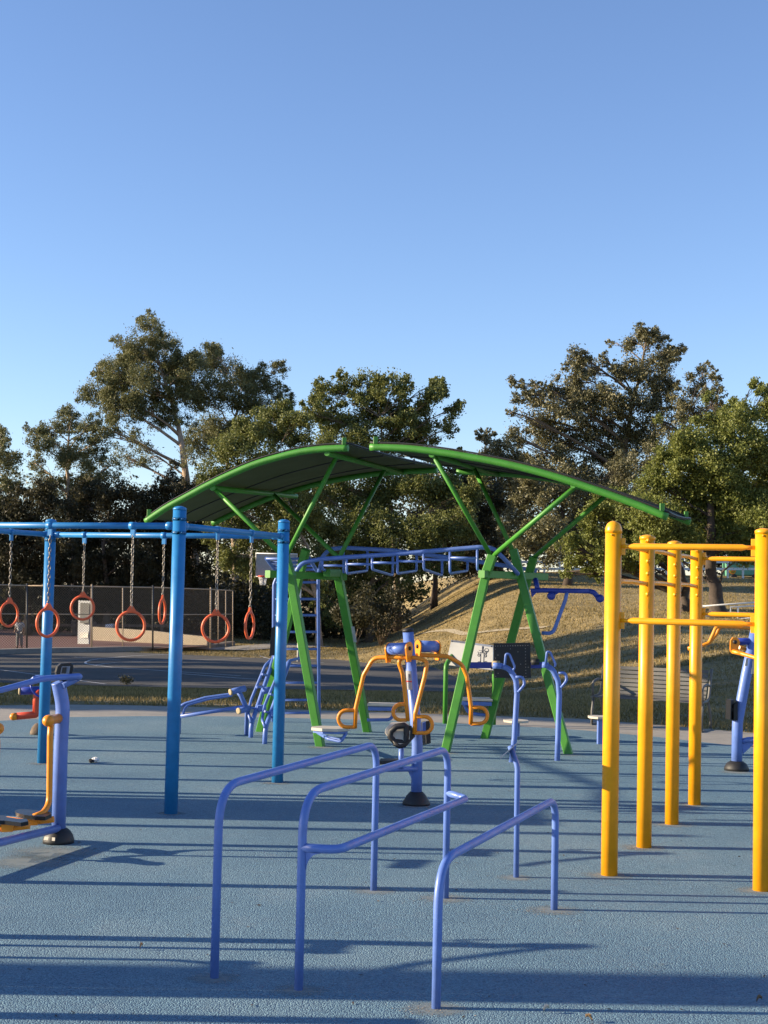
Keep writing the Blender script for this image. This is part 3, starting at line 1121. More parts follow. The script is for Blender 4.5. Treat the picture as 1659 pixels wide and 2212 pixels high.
# wooden rail fence far behind the court
rf = thing('wooden_fence', 'low dark wooden rail fence seen through the tennis fence', 'fence', tuple(at(120, 1385, 100)))
for px in (60, 110, 160, 205, 350, 385):
    mb = MB(); mb.beam(at(px, 1390, 100), at(px, 1343, 100), .22, .22); mb.build('post', M['bark'], rf)
for dy in (0, 18):
    mb = MB(); mb.beam(at(50, 1350 + dy, 99.8), at(395, 1352 + dy, 99.8), .05, .18); mb.build('rail', M['bark'], rf)

# white rail fence on top of the hill
vf = thing('rail_fence', 'white two rail fence along the top of the hill', 'fence', tuple(at(1400, 1248, 119)))
vp = []
for k, px in enumerate(range(1110, 1760, 33)):
    Y = 119
    b = at(px, 1250 - (px < 1200) * 6, Y)
    g = ter(b.x, b.y)
    t = at(px, 1210, Y)
    mb = MB(); mb.beam((b.x, b.y, min(b.z, g) - .2), (t.x, t.y, t.z), .16, .16, (0, 1, 0)); mb.build('post', M['vinyl'], vf)
for yy in (1214, 1229):
    mb = MB(); mb.beam(at(1100, yy, 118.9), at(1760, yy, 118.9), .06, .2); mb.build('rail', M['vinyl'], vf)

# green box trailer with yellow emblem behind the rail fence
gt = thing('box_trailer', 'green box trailer with yellow round emblem behind the rail fence', 'trailer', tuple(at(1592, 1248, 123)))
mb = MB()
a, b = at(1570, 1246, 123), at(1650, 1246, 123)
mb.beam((a.x, 123.8, a.z + .8), (b.x, 123.8, b.z + .8), 1.7, 1.4, (0, 0, 1), .1)
mb.build('body', paint('trailer_green', (.10, .30, .20), .5), gt)
mb = MB()
e = at(1582, 1233, 122.9)
mb.lathe(e, [(.3, 0), (.3, .04)], 20, (0, -1, 0)); mb.build('emblem', M['amber'], gt)
mb = MB()
mb.torus(e + Vector((0, -.05, 0)), .17, .03, (1, 0, 0), (0, 0, 1), 18, 6); mb.build('emblem_ring', M['green'], gt)
for px in (1585, 1632):
    mb = MB(); q = at(px, 1247, 122.9)
    mb.lathe((q.x, q.y + .1, q.z), [(.12, -.1), (.3, -.1), (.32, 0), (.3, .1), (.12, .1)], 16, (0, 1, 0)); mb.build('wheel', M['black'], gt)

# white handrail of the ramp on the hill
hr = thing('handrail', 'white tubular handrail of a ramp beside the thick dark trunk', 'handrail', tuple(at(1590, 1338, 70)))
for pth in ([(1500, 1311), (1580, 1305), (1680, 1298)], [(1500, 1333), (1545, 1328)], [(1594, 1337), (1680, 1329)], [(1578, 1326), (1578, 1311), (1594, 1311), (1680, 1306)]):
    mb = MB(); mb.tube([at(x, y, 69.5) for x, y in pth], .045, 8); mb.build('rail', M['vinyl'], hr)
for px, y0 in ((1520, 1309), (1594, 1311), (1650, 1301)):
    p = at(px, y0, 69.5)
    mb = MB(); mb.tube([p, (p.x, p.y, ter(p.x, p.y) - .1)], .045, 8); mb.build('post', M['vinyl'], hr)

# unidentified small white object beyond the wall, shaped as a simple cart
q0 = at(242, 1358, 99)
gz = ter(q0.x, q0.y)
ct = thing('white_object', 'small unidentified white object half hidden beyond the cream wall', 'cart', (q0.x, q0.y, gz))
zt_ = at(242, 1343, 99).z
mb = MB(); mb.beam((q0.x - .38, q0.y, (zt_ + gz) / 2), (q0.x + .12, q0.y, (zt_ + gz) / 2 + .05), .7, (zt_ - gz) * .72, (0, 0, 1), .08); mb.build('body', M['white'], ct)
mb = MB(); mb.plate([(q0.x + .05, q0.y - .33, zt_ - .32), (q0.x + .42, q0.y - .33, zt_ - .02), (q0.x + .42, q0.y + .33, zt_ - .02), (q0.x + .05, q0.y + .33, zt_ - .32)], .05); mb.build('lid', M['white'], ct)
for dx in (-.28, .1):
    mb = MB(); mb.lathe((q0.x + dx, q0.y - .36, gz + .22), [(.1, -.04), (.22, -.04), (.22, .04), (.1, .04)], 14, (0, 1, 0)); mb.build('wheel', M['black'], ct)

# basketball goal on the court
Yh = 55.0
pb = ter_hit(644, 1430)
bh = thing('basketball_goal', 'basketball goal with white backboard, red rim and white pole behind the ring frame', 'basketball hoop', tuple(pb))
Yp = pb.y
mb = MB()
top = at(646, 1252, Yp)
mb.tube(fillet([pb - Vector((0, 0, .1)), Vector((pb.x, pb.y, top.z - .4)), Vector((pb.x - .7, pb.y, top.z + .5))], .5), .075, 10)
mb.build('pole', M['white'], bh)
sY = Yp
c0, c1 = at(553, 1244, sY), at(553, 1196, sY)
hB = (c1 - c0).length
mb = MB()
bb = [at(553, 1245, sY), at(642, 1247, sY), at(642, 1197, sY), at(553, 1195, sY)]
mb.plate(bb, .05); mb.build('backboard', M['backboard'], bh)
mb = MB()
cb = [p + Vector((0, -.04, 0)) for p in bb]
mb.tube(cb, .03, 6, False, True); mb.build('backboard_frame', M['white'], bh)
rc = at(568, 1245, sY - .45)
mb = MB(); mb.torus(rc, .235, .042, (1, 0, 0), (0, 1, 0), 26, 6)
mb.beam(rc + Vector((.2, .15, 0)), rc + Vector((.25, .42, 0)), .12, .03)
mb.build('rim', M['red'], bh)
mb = MB()
for k in range(14):
    a = math.tau * k / 14
    for d in (1, -1):
        pth = []
        for i in range(6):
            t = i / 5
            aa = a + d * t * .55
            rr = .235 - .10 * t ** .7
            pth.append(rc + Vector((rr * math.cos(aa), rr * math.sin(aa), -.46 * t)))
        mb.tube(pth, .008, 4)
mb.build('net', M['white'], bh)


# ------------------------------------------------------------------ person behind the fence
def skinned(name, verts, edges, radii, mat, parent=None, sub=2, rootv=0):
    me = bpy.data.meshes.new(name)
    off = Vector((0, 0, 0))
    p = parent
    while p is not None:
        off += p.location; p = p.parent
    me.from_pydata([tuple(Vector(v) - off) for v in verts], edges, [])
    bm = bmesh.new()
    bm.from_mesh(me)
    lay = bm.verts.layers.skin.verify()
    bm.verts.ensure_lookup_table()
    for k, r in enumerate(radii):
        bm.verts[k][lay].radius = r if isinstance(r, tuple) else (r, r)
        bm.verts[k][lay].use_root = (k == rootv)
    bm.to_mesh(me)
    bm.free()
    me.materials.append(mat)
    o = bpy.data.objects.new(name, me)
    COL.objects.link(o)
    if parent is not None:
        o.parent = parent
    sk = o.modifiers.new('skin', 'SKIN'); sk.use_smooth_shade = True
    sb = o.modifiers.new('sub', 'SUBSURF'); sb.levels = sub; sb.render_levels = sub
    return o


pf = at(41, 1400.5, 78.6)
H = 1.72
person = thing('person', 'person in grey shirt and grey trousers standing inside the tennis fence', 'person', tuple(pf))
B = Vector(pf)


def bp(x, y, z):
    return B + Vector((x, y, z * H / 1.72))


bv = [bp(0, 0, .95), bp(.0, .0, 1.12), bp(.0, .01, 1.34), bp(0, 0, 1.46), bp(-.01, -.03, 1.53), bp(-.015, -.05, 1.62), bp(-.015, -.05, 1.70),
      bp(-.17, 0, 1.38), bp(-.23, -.02, 1.12), bp(-.24, -.14, .92), bp(-.25, -.18, .84),
      bp(.17, 0, 1.38), bp(.23, .02, 1.12), bp(.22, -.05, .90), bp(.22, -.08, .81),
      bp(-.09, 0, .90), bp(-.10, -.02, .50), bp(-.10, .02, .10), bp(-.11, -.14, .05),
      bp(.09, 0, .90), bp(.12, -.01, .50), bp(.14, .03, .10), bp(.16, -.12, .05)]
be = [(0, 1), (1, 2), (2, 3), (3, 4), (4, 5), (5, 6), (2, 7), (7, 8), (8, 9), (9, 10), (2, 11), (11, 12), (12, 13), (13, 14), (0, 15), (15, 16), (16, 17), (17, 18), (0, 19), (19, 20), (20, 21), (21, 22)]
br = [(.15, .11), (.14, .10), (.17, .11), .065, .075, .095, .08, .065, .045, .035, .03, .065, .045, .035, .03, .09, .06, .045, .04, .09, .06, .045, .04]
skinned('body', bv, be, br, M['skin'], person)
sv = [bp(0, 0, .88), bp(0, 0, 1.12), bp(0, .01, 1.34), bp(0, 0, 1.44), bp(-.17, 0, 1.39), bp(-.22, -.015, 1.16), bp(.17, 0, 1.39), bp(.22, .015, 1.16)]
skinned('shirt', sv, [(0, 1), (1, 2), (2, 3), (2, 4), (4, 5), (2, 6), (6, 7)], [(.18, .14), (.17, .13), (.19, .13), .085, .09, .075, .09, .075], M['shirt'], person)
tv = [bp(0, 0, .94), bp(-.09, 0, .86), bp(-.10, -.02, .5), bp(-.10, .02, .12), bp(.09, 0, .86), bp(.12, -.01, .5), bp(.14, .03, .12)]
skinned('trousers', tv, [(0, 1), (1, 2), (2, 3), (0, 4), (4, 5), (5, 6)], [(.165, .13), .115, .09, .08, .115, .09, .08], M['trousers'], person)
for x, y in ((-.105, -.05), (.15, -.03)):
    mb = MB(); mb.lathe(bp(x, y, 0), [(.05, 0), (.075, .015), (.07, .07), (.045, .11)], 12); mb.build('shoe', M['darkcloth'], person)
mb = MB(); hc = bp(-.015, -.05, 1.66)
mb.lathe(hc, [(.17, -.015), (.175, 0), (.11, .015), (.108, .07), (.07, .11), (.0, .12)], 16); mb.build('hat', M['darkcloth'], person)
# ================================================================== EXERCISE EQUIPMENT
CMI = CM.transposed()


def proj(p):
    q = CMI @ (Vector(p) - Vector((0, 0, EYE)))
    return CX + FPX * q.x / -q.z, CY - FPX * q.y / -q.z


def on_seg(p0, p1, px):
    a, b = 0.0, 1.0
    fa = proj(p0)[0] - px
    for _ in range(40):
        m = (a + b) / 2
        fm = proj(p0.lerp(p1, m))[0] - px
        if (fm < 0) == (fa < 0):
            a = m
        else:
            b = m
    return p0.lerp(p1, a)


def on_plane(px, py, p0, dr):
    """ray meets the vertical plane through p0 along horizontal direction dr"""
    d = ray(px, py)
    n = Vector((-dr.y, dr.x, 0))
    t = n.dot(Vector((p0.x, p0.y, 0))) / n.dot(d)
    return Vector((d.x * t, d.y * t, EYE + d.z * t))


def up(p, z):
    return Vector((p.x, p.y, z))


def bolt(mb, p, nrm, r=.009):
    mb.lathe(p, [(r, 0), (r, .006), (r * .5, .01)], 8, nrm)


# ------------------------------------------------------------------ dip bars in the foreground
DB = 'blue dip bars in the foreground'
R_ = .0205
bars = [((463, 2112), (807, 1923), .895, 'tall plain blue dip bar, leftmost of the foreground set'),
        ((645, 2138), (962, 1940), .895, 'tall blue dip bar with a lower side rail branching from its front post'),
        ((942, 2178), (1197, 1965), .645, 'low plain blue dip bar, rightmost of the foreground set')]
for k, (f, b, h, lab) in enumerate(bars):
    F_, B_ = gnd(*f, .012), gnd(*b, .012)
    root = thing('dip_bar', lab, 'exercise bar', tuple(F_), DB)
    mb = MB()
    mb.tube(fillet([F_ - Vector((0, 0, .05)), up(F_, h), up(B_, h), B_ - Vector((0, 0, .05))], [.2, .15], 10), R_, 16)
    mb.build('bar', M['peri'], root)
    if k == 1:
        d = (B_ - F_).normalized()
        s = Vector((d.y, -d.x, 0))
        z0, z1 = .652, .612
        mb = MB()
        pth = [up(F_, z0), up(F_, z0) + s * .17 + d * .02, up(B_, z1) + s * .13 - d * .03, up(B_, z1 + .02)]
        mb.tube(fillet(pth, [.11, .06], 8), R_, 16)
        mb.build('side_rail', M['peri'], root)
        mb = MB()
        p = up(F_, z0)
        arc = [p + s * (.02 + .075 * (1 - math.sin(a))) * 1.0 + Vector((0, 0, -.018 - .075 * (1 - math.cos(a)))) for a in [math.pi / 2 * i / 6 for i in range(7)]]
        arc = [p + s * .022 + Vector((0, 0, -.10))] + [p + s * (.022 + .07 * (1 - math.cos(a))) + Vector((0, 0, -.10 + .08 * math.sin(a))) for a in [math.pi / 2 * i / 6 for i in range(1, 7)]] + [p + s * .02 + Vector((0, 0, -.018))]
        mb.plate(arc, .008, d)
        mb.build('gusset', M['peri'], root)

# slim post with tilted instruction plate
b = gnd(1115, 1895, .012)
root = thing('plate_stand', 'slim blue post with a tilted plate seen edge on', 'sign post', tuple(b))
Y = b.y
mb = MB()
mb.tube(fillet([b - Vector((0, 0, .05)), at(1118, 1655, Y), at(1102, 1612, Y + .05)], .12, 8), .018, 12); mb.build('post', M['peri'], root)
p, q = at(1082, 1636, Y), at(1126, 1598, Y)
e = ray(1104, 1617) * .16 + Vector((.004, 0, .004))
mb = MB(); mb.plate([p - e, q - e, q + e, p + e], .006); mb.build('plate', M['grey_panel'], root)

# ------------------------------------------------------------------ blue ring frame
R1, R2, R3 = gnd(369, 1757, .012), gnd(599, 1690, .012), gnd(92, 1648, .012)
R0 = R1 + R3 - R2
RH, RB, RP = 2.455, 2.305, .054
root = thing('ring_frame', 'bright blue four post frame carrying the red hanging rings', 'exercise frame', tuple(R1))
for c in (R1, R2, R3, R0):
    mb = MB(); mb.tube([c - Vector((0, 0, .05)), up(c, RH - .02)], RP, 24); pst = mb.build('post', M['sky_blue'], root)
    mb = MB(); mb.lathe(up(c, RH - .022), [(RP + .002, 0), (RP + .002, .012), (RP * .8, .024), (RP * .3, .032), (0, .033)], 24); mb.build('post_cap', M['sky_blue'], pst)
segs = [(R0, R1), (R1, R2), (R3, R2), (R0, R3)]
for a, b in segs:
    mb = MB(); mb.tube([up(a, RB), up(b, RB)], .026, 16)
    d = (b - a).normalized()
    bm_ = mb.build('beam', M['sky_blue'], root)
    for p, sg in ((a, 1), (b, -1)):
        mb = MB()
        c = up(p, RB) + d * sg * (RP - .004)
        mb.lathe(c, [(.033, 0), (.033, .06), (.028, .066)], 18, d * sg)
        for z in (.055, -.055):
            mb.lathe(up(p, RB + z), [(RP + .004, -.012), (RP + .004, .012)], 20)
            bolt(mb, up(p, RB + z) + Vector((.03, -.048, 0)), (.5, -.85, 0), .011)
        mb.build('beam_collar', M['sky_blue'], bm_)

RG = 'red rings hanging from the blue frame'
ring_spec = [  # px of chain, seg, centre py, yaw seen from camera, label
    (25, (R0, R3), 1327, 58, 'red ring at the left edge, half turned, in front of the person'),
    (109, (R0, R1), 1345, 52, 'red half turned ring hanging in front of the far left blue post'),
    (183, (R3, R2), 1313, 6, 'red ring facing the camera, framing the white notice board'),
    (288, (R0, R1), 1352, 10, 'red ring facing the camera, hanging lowest over the retaining wall'),
    (355, (R3, R2), 1321, 84, 'red ring seen edge on just left of the nearest blue post'),
    (471, (R1, R2), 1357, 8, 'red ring facing the camera between the two right blue posts'),
    (544, (R1, R2), 1351, 76, 'red narrow turned ring nearest the right blue post'),
]
for px, (a, b), cy, yaw, lab in ring_spec:
    p = on_seg(up(a, RB), up(b, RB), px)
    d = (b - a).normalized()
    c = at(px - 4, cy, p.y)
    c.x += (p.x - c.x) * .55
    root = thing('exercise_ring', lab, 'exercise ring', tuple(p - Vector((0, 0, .03))), RG)
    mb = MB()
    mb.lathe(p - d * .03, [(.031, 0), (.031, .055)], 18, d)
    mb.beam(p + Vector((0, 0, -.03)), p + Vector((0, 0, -.085)), .018, .045, d)
    mb.build('clamp', M['sky_blue'], root)
    R = .112
    top = c + Vector((0, 0, R + .03))
    st = p + Vector((0, 0, -.075))
    n = max(6, int((st - top).length / .037))
    mb = MB()
    v = (st - top).normalized()
    a0 = v.orthogonal().normalized()
    for k in range(n):
        cc = st.lerp(top, (k + .5) / n)
        s1 = Matrix.Rotation(RAD(90 * (k % 2) + yaw + random.uniform(-14, 14)), 3, v) @ a0
        L = (st - top).length / n
        pts = []
        for i in range(14):
            t = math.tau * i / 14
            pts.append(cc + v * math.sin(t) * (L * .5 + .006) + s1 * math.cos(t) * .0105)
        mb.tube(pts, .0034, 6, False, True)
    mb.build('chain', M['chain'], root)
    u = Vector((math.cos(RAD(yaw)), math.sin(RAD(yaw)), 0))
    mb = MB()
    mb.torus(c, R, .0125, u, (0, 0, 1), 40, 12, 1, 1.04)
    nr = u.cross(Vector((0, 0, 1)))
    mb.plate([c + Vector((0, 0, R - .004)) - u * .05, c + Vector((0, 0, R - .004)) + u * .05, c + Vector((0, 0, R + .05)) + u * .012, c + Vector((0, 0, R + .05)) - u * .012], .016, nr)
    mb.build('ring', M['ring_red'], root)

# ------------------------------------------------------------------ yellow frame at right
Yp = [gnd(1316, 1890, .012), gnd(1391, 1830, .012), gnd(1451, 1780, .012), gnd(1500, 1738, .012)]
Yr = gnd(1645, 1923, .012)
step = (Yp[3] - Yp[0]) / 3
Yfar = Yr + step * 3
YH = 2.27
root = thing('pull_up_frame', 'yellow five post exercise frame with horizontal bars at right', 'exercise frame', tuple(Yp[0]))
for k, c in enumerate(Yp + [Yr, Yfar, Yr + step, Yr + step * 2]):
    mb = MB(); mb.tube([c - Vector((0, 0, .05)), up(c, YH - .03)], .054, 24); pst = mb.build('post', M['yellow'], root)
    mb = MB()
    if k == 0:
        mb.lathe(up(c, YH - .032), [(.056, 0), (.056, .02), (.052, .04), (.043, .06), (.028, .073), (.012, .079), (0, .08)], 24)
    else:
        mb.lathe(up(c, YH - .032), [(.057, 0), (.057, .018), (.05, .025), (.026, .034), (0, .037)], 24)
    bolt(mb, up(c, YH - .045) + Vector((-.02, -.052, 0)), (-.3, -1, 0), .008)
    mb.build('post_cap', M['yellow'], pst)


def ybar(a, b, z, r=.021):
    d = (b - a).normalized()
    mb = MB()
    A, B = up(a, z) + d * .05, up(b, z) - d * .05
    mb.tube([A, A + d * .06, A + d * .085, B - d * .085, B - d * .06, B], [.014, .014, r, r, .014, .014], 14)
    s = Vector((-d.y, d.x, 0))
    mb.beam(A + d * .004 - Vector((0, 0, .055)), A + d * .004 + Vector((0, 0, .055)), .012, .05, d)
    mb.beam(B - d * .004 - Vector((0, 0, .055)), B - d * .004 + Vector((0, 0, .055)), .012, .05, d)
    mb.build('crossbar', M['yellow'], root)


ybar(Yp[0], Yr, 2.15); ybar(Yp[0], Yr, 1.665)
ybar(Yp[3], Yfar, 2.16); ybar(Yp[3], Yfar, 1.675)
for z in (2.155, 1.915):
    for k in range(3):
        a, b = Yp[k], Yp[k + 1]
        d = (b - a).normalized()
        side = Vector((-d.y, d.x, 0))
        mb = MB()
        A, B = up(a, z) + d * .05, up(b, z) - d * .05
        mb.tube([A, A.lerp(B, .25) + Vector((0, 0, .008)), A.lerp(B, .5) + Vector((0, 0, .01)), A.lerp(B, .75) + Vector((0, 0, .006)), B], .0165, 12)
        mb.build('side_bar', M['yellow'], root)
mb = MB()
for k in range(1, 4):
    for z in (2.155, 1.915):
        for dz in (.075, -.075):
            p = up(Yp[k], z + dz)
            mb.lathe(p + Vector((-.005, -.05, 0)), [(.016, 0), (.016, .008), (.009, .02), (0, .024)], 10, (-.1, -1, 0))
mb.build('bolt', M['yellow'], root)

# ------------------------------------------------------------------ green shade structure with canopies and attached stations
LEG = .094
NR, FR = at(1052, 1240, 15.8), at(1140, 1243, 16.5)
root = thing('shade_structure', 'green steel shade structure with two arched canopies and blue monkey bars', 'shade structure', tuple(gnd(829, 1605)))
legs = [
    (gnd(692, 1612, .012), at(628, 1243, 16.05), at(615, 1203, 16.05)),
    (gnd(794, 1581, .012), at(742, 1250, 16.7), at(730, 1238, 16.75)),
    (gnd(562, 1580, .012), at(640, 1245, 16.75), at(661, 1187, 16.75)),
    (gnd(962, 1625, .012), at(1050, 1240, 15.8), at(1064, 1200, 15.8)),
    (gnd(1228, 1628, .012), at(1128, 1243, 16.35), at(1109, 1188, 16.4)),
    (gnd(1047, 1595, .012), at(1128, 1265, 16.6), at(1153, 1203, 16.65))]
for k, (f, n, t) in enumerate(legs):
    mb = MB()
    d = (n - f).normalized()
    mb.beam(f - d * .03, t if k not in (0, 3) else n + d * .05, LEG, LEG, (.3, 1, 0), .008)
    if k in (0, 3):
        mb.beam(n - (t - n) * .1, t, LEG * 1.08, LEG * 1.08, (.3, 1, 0), .008)
    if k == 1:
        mb.beam(t, at(706, 1238, 16.4), LEG * .95, LEG * .95, (0, 0, 1), .008)
    lg = mb.build('leg', M['green'], root)
    if k == 1:
        mb = MB()
        p0, p1 = f.lerp(n, .60), f.lerp(n, .70)
        mb.plate([p + o_ for p, o_ in ((p0, Vector((.005, -.056, 0))), (p0, Vector((.042, -.048, 0))), (p1, Vector((.042, -.048, 0))), (p1, Vector((.005, -.056, 0))))], .004)
        mb.build('sticker', M['sign'], lg)
for a, b in ((at(578, 1240, 15.9), at(744, 1246, 16.85)), (at(1040, 1240, 15.7), at(1178, 1246, 16.85))):
    mb = MB(); mb.beam(a, b, .085, .085, (0, 0, 1), .006); mb.build('crossbeam', M['green'], root)

U_ = Vector((.948, -.317, 0))
PN, PF = Vector((-.277, 15.49, 0)), Vector((.844, 18.38, 0))


def smooth_curve(pts, n=40):
    P = [Vector(p) for p in pts]
    L = [0]
    for k in range(1, len(P)):
        L.append(L[-1] + (P[k] - P[k - 1]).length)
    out = []
    for i in range(n):
        s = L[-1] * i / (n - 1)
        # Catmull-Rom
        k = max(0, min(len(P) - 2, next((j for j in range(len(L) - 1) if L[j + 1] >= s - 1e-9), len(P) - 2)))
        t = (s - L[k]) / max(1e-9, L[k + 1] - L[k])
        p0, p1, p2, p3 = P[max(0, k - 1)], P[k], P[k + 1], P[min(len(P) - 1, k + 2)]
        out.append(.5 * ((2 * p1) + (p2 - p0) * t + (2 * p0 - 5 * p1 + 4 * p2 - p3) * t * t + (3 * p1 - p0 - 3 * p2 + p3) * t ** 3))
    return out


def canopy(near_px, far_px, struts, crossb, label):
    N = smooth_curve([on_plane(x, y, PN, U_) for x, y in near_px])
    Fq = smooth_curve([on_plane(x, y, PF, U_) for x, y in far_px])
    cn = MB()
    rows = []
    m = 14
    for i in range(len(N)):
        row = []
        for j in range(m + 1):
            t = j / m
            p = N[i].lerp(Fq[i], t)
            p.z += .045 - (.02 + .06 * math.sin(math.pi * i / (len(N) - 1))) * math.sin(math.pi * t)
            row.append(p)
        rows.append(row)
    cn.quadstrip(rows, False, False, True)
    low = [[p - Vector((0, 0, .008)) for p in r] for r in rows]
    cn.quadstrip(low, False, False, True)
    # rim closing the two layers
    edge = [r[0] for r in rows] + rows[-1] + [r[-1] for r in rows][::-1] + rows[0][::-1]
    cn.quadstrip([[p, p - Vector((0, 0, .008))] for p in edge], False, True, False)
    can = cn.build('canopy', M['fabric'], root, label)
    sm = MB()
    for t in (5, 10):
        path = [r[t] - Vector((0, 0, .014)) for r in rows]
        sm.tube(path, .008, 6)
    sm.build('seam', M['black'], can)
    cord = MB()
    for r in (rows[0], rows[-1]):
        cord.tube([p + Vector((0, 0, .012)) for p in r], .012, 6)
    for side in (0, -1):
        cord.tube([r[side] + Vector((0, 0, .01)) for r in rows], .009, 6)
    cord.build('edge_cable', M['black'], can)
    for C in (N, Fq):
        t = MB(); t.tube(C, .039, 16)
        c = C[2 if near_px[0][0] > 700 else -3]
        t.build('arch_tube', M['green'], root)
        lug = MB()
        for q in (C[1], C[-2]):
            lug.beam(q + Vector((0, 0, .04)), q + Vector((0, 0, .12)), .03, .05, (1, 0, 0))
        lug.build('cable_lug', M['green'], root)
    for (n0, f0) in crossb:
        a, b = on_plane(*n0, PN, U_), on_plane(*f0, PF, U_)
        q = MB(); q.tube([a, a.lerp(b, .5) - Vector((0, 0, .0)), b], .032, 14); q.build('purlin', M['green'], root)
        for top, foot in struts:
            if abs(top - n0[0]) < 150 and n0[0] - 40 < top < f0[0] + 40 and foot[1] == crossb.index((n0, f0)):
                p = on_seg(a, b, top) if top > n0[0] else a
                q = MB(); q.tube([p, foot[0]], .027, 14); q.build('strut', M['green'], root)


SLn, SLf, SRn, SRf = at(616, 1206, 16.05), at(732, 1206, 16.75), at(1062, 1203, 15.8), at(1151, 1206, 16.65)
canopy([(315, 1127), (358, 1098), (400, 1075), (450, 1048), (500, 1024), (550, 1003), (600, 988), (650, 976), (700, 970), (752, 968)],
       [(459, 1131), (520, 1102), (582, 1076), (650, 1055), (719, 1038), (800, 1025), (869, 1019), (945, 1016)],
       [(462, (SLn, 0)), (590, (SLf, 0)), (728, (SLn, 1)), (832, (SLf, 1))],
       [((458, 1054), (640, 1072)), ((706, 979), (869, 1021))], 'left arched canopy, higher at its right end')
canopy([(800, 966), (880, 969), (940, 976), (1000, 985), (1100, 1004), (1200, 1030), (1300, 1063), (1380, 1092), (1442, 1117)],
       [(987, 1019), (1060, 1022), (1130, 1027), (1200, 1037), (1280, 1054), (1360, 1079), (1430, 1104), (1491, 1129)],
       [(936, (SRn, 0)), (1023, (at(1109, 1192, 16.4), 0)), (1245, (SRn, 1)), (1312, (SRf, 1))],
       [((932, 982), (1075, 1025)), ((1238, 1048), (1390, 1088))], 'right arched canopy sloping down to the right')

# --- blue monkey bars between the two bents
lad = MB()
near_px = [(636, 1240, 16.3), (652, 1216, 16.3), (690, 1208, 16.3), (860, 1196, 16.15), (1035, 1182, 15.95), (1066, 1184, 15.95), (1088, 1206, 16.0), (1119, 1240, 16.2)]
near = fillet([at(*p) for p in near_px], .15, 5)
lad.tube(near, .026, 14)
far_px = [(688, 1240, 17.2), (697, 1202, 17.2), (712, 1186, 17.2), (745, 1183, 17.2), (850, 1189, 17.15), (1000, 1208, 17.1), (1160, 1233, 17.0)]
far = fillet([at(*p) for p in far_px], .15, 5)
lad.tube(far, .026, 14)
ladder = lad.build('overhead_ladder', M['peri'], root)
nx = [696, 749, 804, 858.5, 915.5, 972, 1031]
fx = [742, 793.5, 848.5, 900, 955, 1010, 1051]


def on_path(path, px):
    for a, b in zip(path, path[1:]):
        xa, xb = proj(a)[0], proj(b)[0]
        if xa <= px <= xb:
            return a.lerp(b, (px - xa) / (xb - xa + 1e-9))
    return path[-1]


for k in range(7):
    a = on_path(near, nx[k])
    b = on_path(far, fx[k])
    yb0, yb1 = (1230, 1243) if k % 2 == 0 else (1239, 1233)
    q = MB()
    q.tube(fillet([a, at(nx[k], yb0, a.y), at(fx[k], yb1, b.y), b], .06, 5), .0155, 10)
    q.build('rung', M['peri'], ladder)
for k in range(6):
    a, b = on_path(near, nx[k] + 2), on_path(near, nx[k + 1] - 1)
    z = a.z - .075 - .004 * k
    q = MB(); q.tube([up(a, z), up(b, z)], .0145, 10); q.build('spacer_bar', M['peri'], ladder)

# --- navy bar, black perforated board
mb = MB()
Yb = 16.05
mb.beam(at(1010, 1437, Yb), at(1180, 1437, Yb), .03, .07); mb.build('board_rail', M['navy'], root)
z6 = lambda x, y: (885 + x * .2445, 1253.7 + y * .2445)
mb = MB()
bp_ = [at(*z6(x, y), Yb - .06) for x, y in ((745, 860), (1070, 862), (1064, 550), (742, 556))]
mb.plate(bp_, .035)
board = mb.build('perforated_board', M['black'], root)
mb = MB()
for i in range(14):
    for j in range(11):
        if not (i == 12 or j == 10 or (i < 2 and (i + 2 * j) % 3 == 0) or (i + j * 3) % 11 == 0):
            continue
        s, t = (i + .6) / 14.6, (j + .5) / 11.4
        p = bp_[0].lerp(bp_[1], s).lerp(bp_[3].lerp(bp_[2], s), t)
        mb.lathe(p + Vector((0, -.018, 0)), [(.005, 0), (.005, .003)], 6, (0, -1, 0))
mb.build('perforation', M['steel'], board)
for (x, y) in ((728, 738), (1075, 722)):
    mb = MB(); a, b = at(*z6(x, y), Yb - .12), at(*z6(x + 70, y - 2), Yb - .12)
    mb.tube([a, b], .034, 12); mb.build('grip_pad', M['wood'] if x < 800 else M['black'], root)

# --- lever arm at the right leg
lev = MB()
Yl = 16.2
lev.tube([at(*z6(x, y), Yl) for x, y in ((1075, 92), (1180, 88), (1400, 92), (1600, 96))], .028, 12)
lev.tube(fillet([at(*z6(1590, 96), Yl), at(*z6(1625, 105), Yl), at(*z6(1675, 160), Yl)], .05), .03, 12)
lev.plate([at(*z6(x, y), Yl) for x, y in ((1065, 70), (1150, 78), (1080, 150))], .03)
lev.tube([at(*z6(1110, -10), Yl + .1), at(*z6(1130, 80), Yl)], .03, 10)
la = lev.build('lever_arm', M['navy'], root)
mb = MB(); mb.tube(fillet([at(*z6(x, y), Yl) for x, y in ((1390, 100), (1378, 165), (1265, 470), (1165, 465))], .12, 6), .022, 12)
mb.build('lever_handle', M['peri'], la)
for x, y in ((1250, 138), (1680, 160)):
    mb = MB(); q = at(*z6(x, y), Yl)
    mb.lathe(q + Vector((0, .05, 0)), [(.02, 0), (.045, .01), (.048, .05), (.045, .09), (.02, .1)], 16, (0, -1, 0)); mb.build('roller', M['navy'], la)
mb = MB(); mb.tube([at(*z6(1250, 138), Yl), at(*z6(1320, 98), Yl)], .014, 8); mb.build('roller_bracket', M['navy'], la)


def seat_plate(pts, thick, name='seat', parent=None, under=None):
    q = MB(); q.plate(pts, thick, (0, 0, 1))
    st = q.build(name, M['cream'], parent)
    return st


